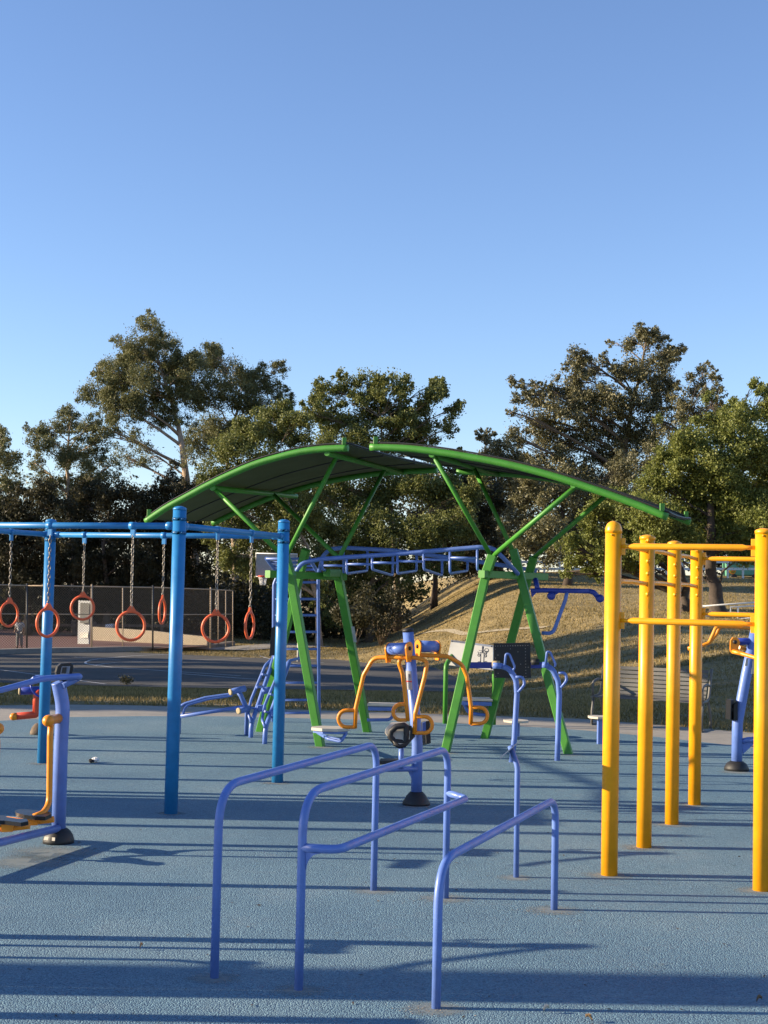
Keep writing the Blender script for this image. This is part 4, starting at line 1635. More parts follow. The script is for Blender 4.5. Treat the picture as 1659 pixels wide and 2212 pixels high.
def octagon(c, rx, ry, rz=0):
    out = []
    for k in range(8):
        a = math.tau * (k + .5) / 8
        x, y = rx * math.cos(a), ry * math.sin(a)
        out.append(c + Vector((x * math.cos(rz) - y * math.sin(rz), x * math.sin(rz) + y * math.cos(rz), 0)))
    return out


# seats on the legs
c = at(714, 1574, 15.0)
st = seat_plate(octagon(c, .22, .17), .03, 'seat', root)
mb = MB()
mb.plate(octagon(c - Vector((0, 0, .03)), .2, .15), .022, (0, 0, 1))
for s in (-.08, .08):
    mb.tube(fillet([c + Vector((.17, s, -.04)), c + Vector((.12, s, -.13)), c + Vector((-.03, s + .1, -.11)), legs[0][0].lerp(legs[0][1], .08) + Vector((0, -.05, 0))], .05), .016, 8)
mb.build('seat_bracket', M['peri'], st)
c = at(825, 1521, 17.35)
st = seat_plate([c + Vector(v) for v in ((-.18, -.17, 0), (.18, -.17, 0), (.2, .14, 0), (-.16, .16, 0))], .025, 'seat', root)
mb = MB()
mb.box(c - Vector((0, 0, .045)), .34, .28, .05)
mb.tube(fillet([c + Vector((.16, 0, -.06)), c + Vector((.12, 0, -.19)), c + Vector((-.18, 0, -.2))], .08), .02, 8)
mb.build('seat_bracket', M['peri'], st)
c = at(1029, 1510, 17.2)
st = seat_plate([c + Vector(v) for v in ((-.19, -.15, 0), (.19, -.15, 0), (.17, .15, 0), (-.17, .15, 0))], .025, 'seat', root)
mb = MB()
mb.box(c - Vector((0, 0, .045)), .36, .27, .05)
mb.tube(fillet([c + Vector((-.15, 0, -.06)), c + Vector((-.1, 0, -.17)), c + Vector((.12, 0, -.2)), c + Vector((.2, 0, -.1))], .08), .02, 8)
mb.build('seat_bracket', M['peri'], st)

# ------------------------------------------------------------------ stools
SG = 'low cream topped stools by the concrete apron'
for lab, px, py, gy, dx in (('low cream topped stool behind the left curved blue post', 1112, 1557.5, 1590, 0), ('cream topped stool on a lilac leg left of the first yellow post', 1296, 1549, 1607, .02)):
    g = gnd(px + 2, gy, .012)
    t = at(px, py, g.y)
    root = thing('stool', lab, 'stool', tuple(g), SG)
    seat_plate(octagon(Vector((g.x, g.y, t.z)), .165, .16), .025, 'seat', root)
    mb = MB(); mb.beam(g - Vector((0, 0, .03)), (g.x, g.y, t.z - .012), .09, .09, (0, 1, 0)); mb.build('leg', M['peri'], root)

# ------------------------------------------------------------------ information sign
b0, b1 = gnd(961, 1563, .012), gnd(1066, 1572, .012)
b1 = at(1066, 1570, b0.y); b1.z = .012
root = thing('information_sign', 'white instruction panel with a line drawing on two green posts', 'sign', tuple(b0))
Ys = b0.y
cor = [z6(320, 748), z6(738, 795), z6(738, 578), z6(370, 530)]
P = [at(x, y, Ys - .05 + (.0 if k < 2 else .18) + (.26 if k in (0, 3) else -.12)) for k, (x, y) in enumerate(cor)]
mb = MB(); mb.plate(P, .02); pn = mb.build('panel', M['sign'], root)
n_ = (P[1] - P[0]).cross(P[3] - P[0]).normalized()
if n_.y > 0:
    n_ = -n_


def spt(s, t, o=.013):
    return P[0].lerp(P[1], s).lerp(P[3].lerp(P[2], s), t) + n_ * o


mb = MB()
mb.plate([spt(0, .92), spt(1, .92), spt(1, 1), spt(0, 1)], .002); mb.build('header_band', M['grey_panel'], pn)
mb = MB()
for k in range(9):
    s0 = .05 + k * .035
    mb.plate([spt(s0, .94, .015), spt(s0 + .024, .94, .015), spt(s0 + .024, .985, .015), spt(s0, .985, .015)], .002)
def ink(pts, r=.006):
    mb.tube([spt(a - .10, b_, .014) for a, b_ in pts], r, 5)
ink([(.83, .14), (.83, .66)], .005); ink([(.90, .14), (.90, .66)], .005)
ink([(.80, .64), (.94, .64)]); ink([(.78, .72), (.97, .72)], .005); ink([(.865, .66), (.865, .9)], .011)
ink([(.76, .66), (.79, .55)]); ink([(.96, .66), (.93, .55)]); ink([(.77, .14), (.96, .14)])
ink([(.76, .1), (.80, .2)]); ink([(.95, .24), (.97, .1)])
for s_, t_ in ((.79, .53), (.93, .53), (.80, .22), (.945, .26)):
    mb.torus(spt(s_ - .10, t_, .014), .018, .006, P[1] - P[0], P[3] - P[0], 10, 5)
mb.torus(spt(.855, .76, .014), .03, .005, P[1] - P[0], P[3] - P[0], 12, 5)
mb.build('line_drawing', M['ink'], pn)
mb = MB()
for t_ in (.05, .95):
    for s_ in (.03, .97):
        bolt(mb, spt(s_, t_, .01), n_, .012)
mb.build('bolt', M['black'], pn)
for b_, tp in ((b0, spt(.02, .1, -.04)), (b1, spt(.96, .1, -.04))):
    mb = MB(); mb.tube(fillet([b_ - Vector((0, 0, .05)), Vector((b_.x, b_.y, tp.z)), tp + Vector((.08, .1, .15))], .1), .032, 12); mb.build('post', M['green'], root)

# ------------------------------------------------------------------ curved blue posts with handles
CG = 'curved blue posts with handle loops'


def curved_post(foot, body, grip, tri, dee, label):
    f = gnd(*z6(*foot), .012)
    Y = f.y
    r = thing('handle_post', label, 'exercise post', tuple(f), CG)
    q = MB()
    q.tube(fillet([f - Vector((0, 0, .05))] + [at(*z6(x, y), Y) for x, y in body], .15, 6), .03, 14); q.build('post', M['peri'], r)
    q = MB(); q.tube([at(*z6(x, y), Y - .02) for x, y in grip], .032, 12); q.build('grip', M['peri'], r)
    q = MB(); q.tube(fillet([at(*z6(x, y), Y - .05) for x, y in tri], .05, 5), .013, 10); q.build('handle_loop', M['peri'], r)
    q = MB(); q.tube(fillet([at(*z6(x, y), Y - .03) for x, y in dee], .07, 5), .015, 10); q.build('side_handle', M['peri'], r)
    return r


curved_post((895, 1605), [(925, 1400), (948, 1000), (940, 880), (880, 780), (800, 755)], [(735, 752), (810, 757)], [(840, 750), (850, 650), (880, 650), (928, 765), (915, 795)], [(935, 855), (1000, 852), (1018, 920), (955, 990)],
            'curved blue post with handle loops standing left, under the black board')
curved_post((1302, 1592), [(1310, 1400), (1322, 1000), (1312, 890), (1265, 790), (1210, 752)], [(1172, 745), (1225, 752)], [(1200, 742), (1213, 630), (1240, 632), (1288, 740), (1280, 765)], [(1315, 818), (1372, 815), (1392, 880), (1335, 950)],
            'curved blue post with handle loops standing right, beside the slanted green leg')

# ------------------------------------------------------------------ central press station
z8 = lambda x, y: (626.8 + x * .2667, 1290.6 + y * .2667)
f = gnd(899, 1738, .012)
Y = f.y
root = thing('press_station', 'blue post exercise station with two orange arm frames in the centre', 'exercise machine', tuple(f))
mb = MB()
mb.tube(fillet([f, at(*z8(1030, 1180), Y), at(*z8(955, 275), Y)], .8, 8), .047, 22)
post = mb.build('post', M['peri'], root)
mb = MB(); d = (at(*z8(955, 275), Y) - at(*z8(1030, 1180), Y)).normalized()
mb.lathe(at(*z8(955, 275), Y) - d * .004, [(.05, 0), (.05, .02), (.035, .03), (0, .031)], 20, d); mb.build('post_cap', M['black'], post)
mb = MB(); mb.lathe(f, [(.118, 0), (.116, .02), (.085, .075), (.058, .105), (.05, .11)], 24); mb.build('base_cover', M['black'], root)


def dee(xin, yt, yb, xc, sg, o):
    """D shaped handle: straight runs from xin to xc closed by a half round"""
    r = (yb - yt) / 2
    pts = [(xin, yt, o), (xc, yt, o)]
    pts += [(xc + sg * r * .95 * math.sin(math.pi * k / 8), yt + r - r * math.cos(math.pi * k / 8), o) for k in range(1, 8)]
    return pts + [(xc, yb, o), (xin - 4, yb, o)]


def arm(path, dees, roller, plates, r0=.0185):
    q = MB(); q.tube(fillet([at(*z8(x, y), Y + o) for x, y, o in path], .1, 7), r0, 14); am = q.build('arm_frame', M['amber'], root)
    for dd in dees:
        q = MB(); q.tube(fillet([at(*z8(x, y), Y + o) for x, y, o in dd], .01, 3), .0165, 12); q.build('handle', M['amber'], am)
    a, b_ = [at(*z8(x, y), Y + o) for x, y, o in roller]
    q = MB(); q.tube([a, b_], .05, 22); q.build('roller', M['peri'], root)
    ax = (b_ - a).normalized()
    for e_, sg in ((a, -1), (b_, 1)):
        c_ = e_ + ax * sg * .006
        q = MB()
        side = ax.cross(Vector((0, 0, 1))).normalized()
        pl = [c_ + side * (.056 * math.cos(t)) + Vector((0, 0, .056 * math.sin(t))) for t in [math.pi * i / 8 for i in range(9)]]
        pl += [c_ + side * -.03 + Vector((0, 0, -.115)), c_ + side * .03 + Vector((0, 0, -.115))]
        q.plate(pl, .012, ax); pl_ = q.build('hinge_plate', M['amber'], am)
        q = MB(); q.lathe(c_ + ax * sg * .006, [(.018, 0), (.018, .008), (.008, .014)], 12, ax * sg); q.build('hinge_bolt', M['black'], pl_)


arm([(525, 1060, .1), (531, 900, .1), (595, 630, .08), (675, 490, .05), (800, 483, 0), (1040, 490, -.1), (1112, 520, -.12), (1090, 640, -.13), (1014, 940, -.15), (1008, 1105, -.15)],
    [dee(531, 914, 1050, 455, -1, .1), dee(1012, 965, 1098, 1088, 1, -.15)],
    [(802, 418, .0), (958, 412, -.11)], None)
arm([(955, 1000, .12), (940, 850, .12), (912, 620, .1), (868, 500, .09), (1030, 466, .12), (1270, 476, .16), (1390, 540, .2), (1432, 640, .2), (1466, 890, .2), (1463, 1028, .2)],
    [dee(948, 866, 994, 895, -1, .12), dee(1466, 890, 1022, 1535, 1, .2)],
    [(1042, 396, .12), (1188, 400, .2)], None)
# lower arm with seats
mb = MB()
mb.tube([at(*z8(1025, 1388, ), Y - .03), at(*z8(760, 1392), Y - .12)], .023, 12)
mb.plate([at(*z8(x, y), Y - .02) for x, y in ((955, 1408), (1020, 1408), (1020, 1550))], .012)
mb.tube([at(*z8(898, 1385), Y - .1), at(*z8(900, 1205), Y - .1)], .022, 12)
mb.build('seat_arm', M['peri'], root)


def tilt_seat(pts, Yo):
    P_ = [at(*z8(x, y), Y + Yo + k) for (x, y, k) in pts]
    q = MB(); q.plate(P_, .03); return q.build('seat', M['cream'], root), P_


oct_px = [(768, 1100, 0), (775, 1060, .02), (815, 1015, .05), (930, 1012, .05), (985, 1060, .03), (992, 1120, 0), (925, 1195, -.04), (885, 1205, -.05), (840, 1180, -.05)]
st, P_ = tilt_seat(oct_px, -.12)
cc = sum(P_, Vector()) / len(P_)
q = MB()
rim = [cc + (p - cc) * 1.02 + Vector((0, -.004, 0)) for p in P_]
q.tube([rim[i] for i in (4, 5, 6, 7, 8)], .02, 8)
ring = [at(*z8(x, y), Y - .15) for x, y in ((925, 1035), (860, 1045), (815, 1085), (810, 1130), (845, 1165), (905, 1172), (935, 1172), (945, 1110), (940, 1045))]
q.tube(ring, .026, 8, False, True)
q.plate([at(*z8(x, y), Y - .135) for x, y in ((925, 1030), (985, 1040), (995, 1130), (925, 1180))], .03)
q.build('seat_bracket', M['black'], st)
q = MB(); q.plate([at(*z8(x, y), Y - .157) for x, y in ((955, 1080), (972, 1080), (968, 1150), (950, 1150))], .006); q.build('reflector', M['cream'], st)
mb = MB(); mb.plate([at(*z8(x, y), Y - .1 + o) for x, y, o in ((720, 1340, -.05), (890, 1330, -.05), (890, 1318, .1), (735, 1318, .1))], .03); mb.build('foot_pedal', M['black'], root)
mb = MB(); mb.plate([at(*z8(x, y), Y + .1 + o) for x, y, o in ((1072, 1010, .12), (1112, 1000, -.02), (1122, 1180, -.02), (1082, 1195, .12))], .04); st2 = mb.build('seat', M['black'], root, 'black backed seat seen from its edge')
mb = MB(); mb.plate([at(*z8(x, y), Y + .06) for x, y in ((1070, 1015), (1098, 1005), (1100, 1100), (1072, 1110))], .03); mb.build('seat_bracket', M['peri'], st2)
# sticker on the post
mb = MB(); rows = []
for i in range(9):
    v_ = 592 + (745 - 592) * i / 8
    axp = at(*z8(980 - 0 + (v_ - 660) * .083, v_), Y)
    rows.append([axp + Vector((.0485 * math.sin(a), -.0485 * math.cos(a), 0)) for a in [RAD(-58 + 62 * j / 8) for j in range(9)]])
mb.quadstrip(rows, False, False, True); stk = mb.build('instruction_sticker', M['sign'], post)


def stick_band(v0, v1, a0, a1, mat, name):
    q = MB(); rr = []
    for i in range(4):
        v_ = v0 + (v1 - v0) * i / 3
        axp = at(*z8(980 + (v_ - 660) * .083, v_), Y)
        rr.append([axp + Vector((.0495 * math.sin(a), -.0495 * math.cos(a), 0)) for a in [RAD(a0 + (a1 - a0) * j / 5) for j in range(6)]])
    q.quadstrip(rr, False, False, True); q.build(name, mat, stk)


stick_band(672, 684, -58, 4, M['inkred'], 'red_stripe')
for a0 in (-26, -14):
    stick_band(618, 648, a0, a0 + 7, M['ink'], 'pictogram')
for k in range(4):
    stick_band(696 + 11 * k, 699 + 11 * k, -50, -4 - (k % 2) * 10, M['steel'], 'text_line')
stick_band(656, 660, -50, -4, M['steel'], 'text_line')

# ------------------------------------------------------------------ right press station
z7 = lambda x, y: (1253.7 + x * .2445, 1327.4 + y * .2445)
f = gnd(1591, 1664, .012)
Y = f.y
root = thing('press_station', 'leaning blue post station with orange levers behind the right yellow post', 'exercise machine', tuple(f))
mb = MB(); mb.tube(fillet([f, at(*z7(1388, 950), Y), at(*z7(1468, 520), Y), at(*z7(1560, 90), Y)], [.4, .6], 8), .056, 22); post = mb.build('post', M['peri'], root)
mb = MB(); mb.lathe(f, [(.128, 0), (.126, .03), (.105, .07), (.07, .095), (.05, .1)], 24); mb.build('base_cover', M['black'], root)
mb = MB()
a, b_ = at(*z7(1375, 240), Y - .05), at(*z7(1535, 232), Y)
mb.tube(fillet([a, at(*z7(1510, 236), Y), at(*z7(1500, 330), Y)], .08), .036, 16); mb.build('hinge_arm', M['navy'], root)
mb = MB()
pl = [at(*z7(x, y), Y - .1) for x, y in ((1322, 300), (1325, 230), (1345, 203), (1375, 200), (1400, 220), (1408, 250), (1395, 290), (1395, 335), (1345, 345), (1325, 330))]
mb.plate(pl, .03); hp = mb.build('hinge_plate', M['amber'], root)
mb = MB(); mb.lathe(at(*z7(1365, 243), Y - .115), [(.022, 0), (.022, .01), (.01, .018)], 14, (0, -1, 0)); mb.build('hinge_bolt', M['black'], hp)
mb = MB(); mb.tube(fillet([at(*z7(x, y), Y - o) for x, y, o in ((1340, 325, .1), (1420, 345, .15), (1560, 385, .3), (1700, 430, .4))], .1), .022, 12); mb.build('lever', M['amber'], root)
mb = MB(); mb.tube(fillet([at(*z7(x, y), Y + o) for x, y, o in ((1400, 290, 0), (1480, 310, .1), (1620, 300, .2))], .1), .02, 12); mb.build('lever', M['amber'], root)
z5 = lambda x, y: (1216.8 + x * .2667, 1106.2 + y * .2667)
for o, dx in ((0, 0), (.12, 28)):
    mb = MB(); mb.tube(fillet([at(*z5(x + dx * (1 if k > 0 else .3) * (0 if k > 3 else 1), y), Y + .3 + o) for k, (x, y) in enumerate(((1560, 945), (1390, 928), (1240, 925), (1215, 985), (1180, 1060), (1130, 1080), (1010, 1106)))], .06, 5), .02, 12)
    mb.build('lever', M['amber'], root)
mb = MB(); mb.plate([at(*z7(x, y), Y - .03 + o) for x, y, o in ((1303, 925, -.1), (1335, 930, .1), (1342, 745, .1), (1308, 750, -.1))], .05); mb.build('knee_pad', M['black'], root)
mb = MB(); mb.plate([at(*z7(x, y), Y - .06) for x, y in ((1350, 935), (1385, 935), (1385, 765), (1350, 800))], .05)
mb.tube([at(*z7(1325, 840), Y - .04), at(*z7(1380, 840), Y - .04)], .03, 10); mb.build('pad_bracket', M['black'], root)
mb = MB()
mb.tube([at(*z7(1430, 1120), Y), at(*z7(1480, 1108), Y - .02), at(*z7(1700, 1095), Y - .05)], .03, 12)
mb.plate([at(*z7(x, y), Y) for x, y in ((1425, 1135), (1545, 1130), (1435, 1235))], .014); mb.build('seat_arm', M['peri'], root)
for (x0, y0, x1, y1, o) in ((1452, 385, 1476, 455, .048), (1510, 400, 1540, 525, .04)):
    mb = MB(); mb.plate([at(*z7(x, y), Y - .062) for x, y in ((x0, y1), (x1, y1), (x1 + 8, y0), (x0 + 14, y0))], .004); mb.build('sticker', M['sign'], post)

# ------------------------------------------------------------------ air walker at left
zt = lambda x, y: (x * .25, 1364.3 + y * .25)
f = gnd(126, 1820, .012)
f.z = .012
Y = f.y
root = thing('air_walker', 'lilac blue air walker with yellow swing legs at the left edge', 'exercise machine', tuple(f))
f2 = gnd(-150, 1902, .012)
dirx = (f2 - f).normalized()
mb = MB()
mb.tube(fillet([f, at(*zt(525, 1000), Y), at(*zt(545, 640), Y), at(*zt(500, 420), Y - .02), at(*zt(440, 330), Y - .05)], [.6, .5, .3], 8)[:-6], .049, 22)
post = mb.build('post', M['peri'], root)
mb = MB(); mb.tube([f2, f2 + Vector((0, 0, 1.12))], .049, 22); mb.build('post', M['peri'], root)
for c in (f, f2):
    mb = MB(); mb.lathe(c, [(.108, 0), (.108, .02), (.1, .05), (.082, .08), (.06, .098), (.05, .1)], 24); bc = mb.build('base_cover', M['black'], root)
mb = MB(); mb.plate([f + Vector(v) for v in ((-.085, -.075, .03), (.0, -.108, .03), (.0, -.102, .052), (-.08, -.07, .052))], .006); mb.build('cover_slot', M['cream'], root)
mb = MB(); mb.tube([at(*zt(500, 1700), Y - .04), up(f2, .14)], .028, 14); mb.build('base_tube', M['peri'], root)
# hand rail loop
mb = MB(); mb.tube(fillet([at(-60, 1497, Y - .55), at(*zt(0, 508), Y - .4), at(*zt(380, 405), Y - .15), at(*zt(690, 385), Y - .02), at(*zt(680, 402), Y + .05), at(*zt(540, 470), Y - .06)], [.3, .3, .03, .03], 6), .021, 12)
mb.tube(fillet([at(*zt(440, 400), Y + .1), at(*zt(310, 388), Y + .1), at(*zt(270, 420), Y + .08), at(*zt(300, 395), Y + .0)], .05, 4), .012, 8)
mb.build('hand_rail', M['peri'], root)
# console
mb = MB()
con = [(478, 350), (492, 300), (520, 275), (600, 268), (625, 285), (628, 310), (612, 370), (595, 385), (485, 385)]
mb.plate([at(*zt(x, y), Y - .02 + (x - 478) * .0003) for x, y in con], .07); cs = mb.build('console', M['black'], root)
mb = MB(); mb.plate([at(*zt(x, y), Y - .055) for x, y in ((522, 366), (596, 366), (606, 300), (536, 302))], .012); mb.build('screen_frame', M['grey_panel'], cs)
mb = MB(); mb.plate([at(*zt(x, y), Y - .063) for x, y in ((530, 360), (568, 360), (576, 308), (541, 309))], .008); mb.build('screen', M['black'], cs)
mb = MB(); mb.tube([at(*zt(545, 430), Y - .02), at(*zt(545, 375), Y - .02)], .025, 10); mb.build('console_stem', M['blackgloss'], cs)
# pivots, swing legs, pedals
ax0 = at(*zt(415, 772), Y - .2)
for k, (c, lab) in enumerate(((ax0, 0), (at(*zt(-15, 838), Y - .42), 1))):
    q = MB()
    tgt = at(*zt(520, 745), Y - .01) if k == 0 else c + dirx * .3
    axd = (tgt - c).normalized()
    q.lathe(c - axd * .02, [(0.001, -.018), (.02, -.014), (.034, 0), (.041, .02), (.041, .045), (.034, .05), (.034, max(.1, (tgt - c).length))], 20, axd)
    pv = q.build('pivot', M['amber'], root)
    q = MB()
    if k == 0:
        q.tube(fillet([c + axd * .05, at(*zt(433, 900), Y - .17), at(*zt(426, 1490), Y - .17), at(*zt(370, 1570), Y - .3), at(*zt(290, 1600), Y - .35)], [.03, .15, .1], 6), .0205, 14)
    else:
        q.tube(fillet([c + axd * .05, at(-6, 1600, Y - .4), at(-10, 1745, Y - .4), at(-14, 1770, Y - .5)], [.03, .1, .1], 6), .0205, 14)
    q.build('swing_leg', M['amber'], pv)
for k, (pts, yo) in enumerate((([(130, 1560), (175, 1548), (235, 1552), (300, 1558), (440, 1575), (445, 1592), (390, 1615), (300, 1612), (210, 1600), (140, 1582)], -.35),
                               ([(-190, 1612), (-60, 1598), (40, 1605), (60, 1618), (150, 1632), (230, 1635), (245, 1655), (180, 1668), (40, 1650), (-80, 1650)], -.5))):
    Pp = [at(*zt(x, y), Y + yo + (1600 - y) * .0035) for x, y in pts]
    q = MB(); q.plate(Pp, .028, (0, -.25, 1)); pd = q.build('pedal', M['blackgloss'], root)
    cc = sum(Pp, Vector()) / len(Pp)
    q = MB()
    q.tube([cc + Vector((-.22, 0, -.035)), cc + Vector((-.02, .0, -.055)), cc + Vector((.15, 0, -.03))], .022, 10)
    q.plate([cc + Vector((-.02, -.03, -.07)), cc + Vector((.05, -.03, -.065)), cc + Vector((.06, -.03, -.015)), cc + Vector((-.03, -.03, -.015))], .03)
    q.build('pedal_bracket', M['amber'], pd)

# ------------------------------------------------------------------ rower behind the far left post
zs = lambda x, y: (x * .3112, 1216.8 + y * .3112)
f = gnd(97, 1588, .012)
Y = f.y
root = thing('arm_trainer', 'machine with red crank arm and blue roller half hidden by the far left blue post', 'exercise machine', tuple(f))
mb = MB(); mb.tube(fillet([f, at(98, 1500, Y), at(100, 1478, Y)], .1), .04, 16); mb.build('post', M['peri'], root)
mb = MB(); mb.lathe(gnd(83, 1586, .012), [(.1, 0), (.1, .03), (.08, .08), (.05, .12), (.03, .13)], 16); mb.build('base_cover', M['bark'], root)
mb = MB(); mb.tube([at(*zs(140, 886), Y - .1), at(*zs(300, 880), Y)], .047, 16); rl = mb.build('roller', M['navy'], root)
mb = MB(); a = at(*zs(140, 886), Y - .1); mb.lathe(a, [(.049, 0), (.049, .012), (.03, .02)], 16, (-1, -.3, 0)); mb.build('roller_cap', M['wood'], rl)
mb = MB(); mb.tube(fillet([at(*zs(300, 890), Y), at(*zs(255, 905), Y - .1), at(*zs(250, 1050), Y - .1), at(*zs(110, 1063), Y - .2)], [.06, .02], 6), .042, 14); ca = mb.build('crank_arm', M['red'], root)
mb = MB(); a, b_ = at(*zs(112, 1063), Y - .2), at(*zs(80, 1066), Y - .22); mb.lathe(a, [(.044, 0), (.044, .04), (.03, .065), (0, .075)], 14, b_ - a); mb.build('grip_end', M['amber'], ca)
mb = MB(); mb.tube(fillet([at(*zs(x, y), Y - .15) for x, y in ((212, 842), (222, 880), (250, 915), (300, 935))], .1), .012, 8); mb.build('guard_strip', M['navy'], root)

# ------------------------------------------------------------------ inclined rails left of the ladder
z3 = lambda x, y: (479.4 + x * .2667, 1253.7 + y * .2667)
root = thing('incline_rails', 'pair of slanted blue double handrails with a black back pad behind the ring frame', 'exercise machine', tuple(gnd(560, 1600, .012)))
for (main, outer, studs, Y0) in (
    ([(234, 1272), (238, 1165), (300, 990), (430, 600)], [(238, 1150), (213, 1075), (235, 970), (350, 690), (418, 622)], [(232, 1030, 282, 1040), (280, 865, 330, 860), (325, 760, 365, 770)], 16.8),
    ([(346, 1325), (352, 1195), (410, 1040), (545, 660)], [(350, 1190), (325, 1125), (347, 1010), (440, 790), (545, 650), (640, 628)], [(345, 1060, 395, 1075), (390, 920, 430, 935), (430, 815, 480, 830)], 16.1)):
    g = gnd(*z3(*main[0]), .012)
    q = MB(); q.tube(fillet([g - Vector((0, 0, .04))] + [at(*z3(x, y), g.y + .25 * k) for k, (x, y) in enumerate(main[1:])], .15), .028, 12); r1 = q.build('rail', M['peri'], root)
    q = MB(); q.tube(fillet([at(*z3(x, y), g.y - .02 + .15 * k) for k, (x, y) in enumerate(outer)], .12), .018, 10); q.build('hand_rail', M['peri'], root)
    for x0, y0, x1, y1 in studs:
        q = MB()
        q.tube([at(*z3(x0, y0), g.y + .1), at(*z3(x1, y1), g.y + .2)], .014, 8)
        q.build('stud', M['peri'], root)
    for x, y in ((main[2][0] + 10, main[2][1] + 50), (main[2][0] + 55, main[2][1] - 95)):
        c = at(*z3(x + 15, y), g.y + .15)
        q = MB()
        q.lathe(c + Vector((-.06, 0, 0)), [(.02, 0), (.042, .01), (.042, .1), (.02, .11)], 14, (1, .3, .1))
        q.build('roller', M['peri'], root)
mb = MB(); mb.plate([at(*z3(x, y), 17.1) for x, y in ((388, 610), (432, 605), (443, 378), (425, 372), (405, 385))], .14); mb.build('back_pad', M['black'], root)
mb = MB(); mb.tube([at(*z3(430, 600), 17.2), at(*z3(436, 700), 17.2)], .025, 10); mb.build('pad_stem', M['peri'], root)

# ------------------------------------------------------------------ low bench with foot rollers
z1 = lambda x, y: (x * .4001, 1032.4 + y * .4001)
Y = 16.9
root = thing('leg_stretcher', 'low blue stretching bench with foot rollers right of the nearest blue post', 'exercise machine', tuple(gnd(455, 1587, .012)))
mb = MB()
mb.tube(fillet([at(*z1(x, y), Y) for x, y in ((940, 1250), (1000, 1218), (1110, 1186), (1240, 1168), (1250, 1174), (1120, 1194), (1000, 1228), (985, 1290))], .1), .018, 10)
mb.tube([at(*z1(940, 1292), Y), at(*z1(1140, 1262), Y), at(*z1(1320, 1236), Y)], .024, 10)
mb.build('frame', M['peri'], root)
mb = MB(); mb.tube(fillet([at(*z1(1285, 1150), Y), at(*z1(1300, 1175), Y), at(*z1(1330, 1240), Y)], .05), .03, 10); mb.build('roller_arm', M['peri'], root)
for x0, y0, x1, y1 in ((1246, 1156, 1322, 1136), (1290, 1258, 1342, 1246)):
    mb = MB(); a, b_ = at(*z1(x0, y0), Y - .1), at(*z1(x1, y1), Y + .02)
    mb.tube([a, b_], .038, 14); rl = mb.build('roller', M['peri'], root)
    mb = MB(); mb.lathe(a, [(.04, 0), (.04, .01), (.026, .016)], 14, a - b_); mb.build('roller_cap', M['wood'], rl)
for px in (386, 532):
    g = gnd(px, 1585 if px < 450 else 1588, .012)
    t = at(px, 1547 if px < 450 else 1528, Y)
    mb = MB(); mb.tube([g - Vector((0, 0, .03)), Vector((g.x, g.y, t.z)), t], .026, 10); mb.build('leg', M['peri'], root)

# ------------------------------------------------------------------ vertical ladder
gl, gr_ = gnd(590, 1559, .012), gnd(690, 1560, .012)
Y = gl.y
gr_.y = Y
root = thing('wall_ladder', 'tall blue vertical ladder with slanted slatted top behind the green legs', 'ladder', tuple(gl))
for g, tx, sx in ((gl, 601, 575), (gr_, 688, 668)):
    mb = MB()
    mb.tube(fillet([g - Vector((0, 0, .05)), at(tx - (9 if tx < 650 else 1), 1262, Y), at(tx, 1240, Y), at(sx, 1206, Y - .6)], .12, 6), .024, 12); mb.build('upright', M['peri'], root)
for y in (1258, 1294, 1329, 1365, 1402, 1438, 1475, 1512, 1540):
    a, b_ = at(591, y, Y), at(688, y, Y)
    mb = MB(); mb.tube([a, b_], .0165, 10); mb.build('rung', M['peri'], root)
for k in range(5):
    t = k / 4
    a = at(601, 1238, Y).lerp(at(575, 1207, Y - .6), t); b_ = at(688, 1238, Y).lerp(at(668, 1207, Y - .6), t)
    mb = MB(); mb.tube([a, b_], .016, 10); mb.build('rung', M['peri'], root)

# ------------------------------------------------------------------ park bench
f0, f1 = gnd(1296, 1562, .006), gnd(1530, 1578, .006)
dl = (f1 - f0); Lb = dl.length; dl.normalize()
fw = Vector((dl.y, -dl.x, 0))          # towards the camera
root = thing('park_bench', 'grey slatted metal bench behind the yellow posts', 'bench', tuple(f0))


def bpt(l, f_, z):
    return f0 + dl * l + fw * f_ + Vector((0, 0, z - .006))


prof = [(.36, .395), (.22, .40), (.08, .405), (.0, .44), (-.05, .54), (-.09, .66), (-.13, .78), (-.15, .845)]
cur = smooth_curve([Vector((a, 0, b_)) for a, b_ in prof], 60)
mbs, mbb = MB(), MB()
acc = 0
last = cur[0]
k = 0
Ltot = sum((cur[i + 1] - cur[i]).length for i in range(59))
slat, gap = .046, .014
pos = 0


def cur_at(s):
    acc = 0
    for i in range(59):
        l = (cur[i + 1] - cur[i]).length
        if acc + l >= s:
            return cur[i].lerp(cur[i + 1], (s - acc) / l)
        acc += l
    return cur[-1]


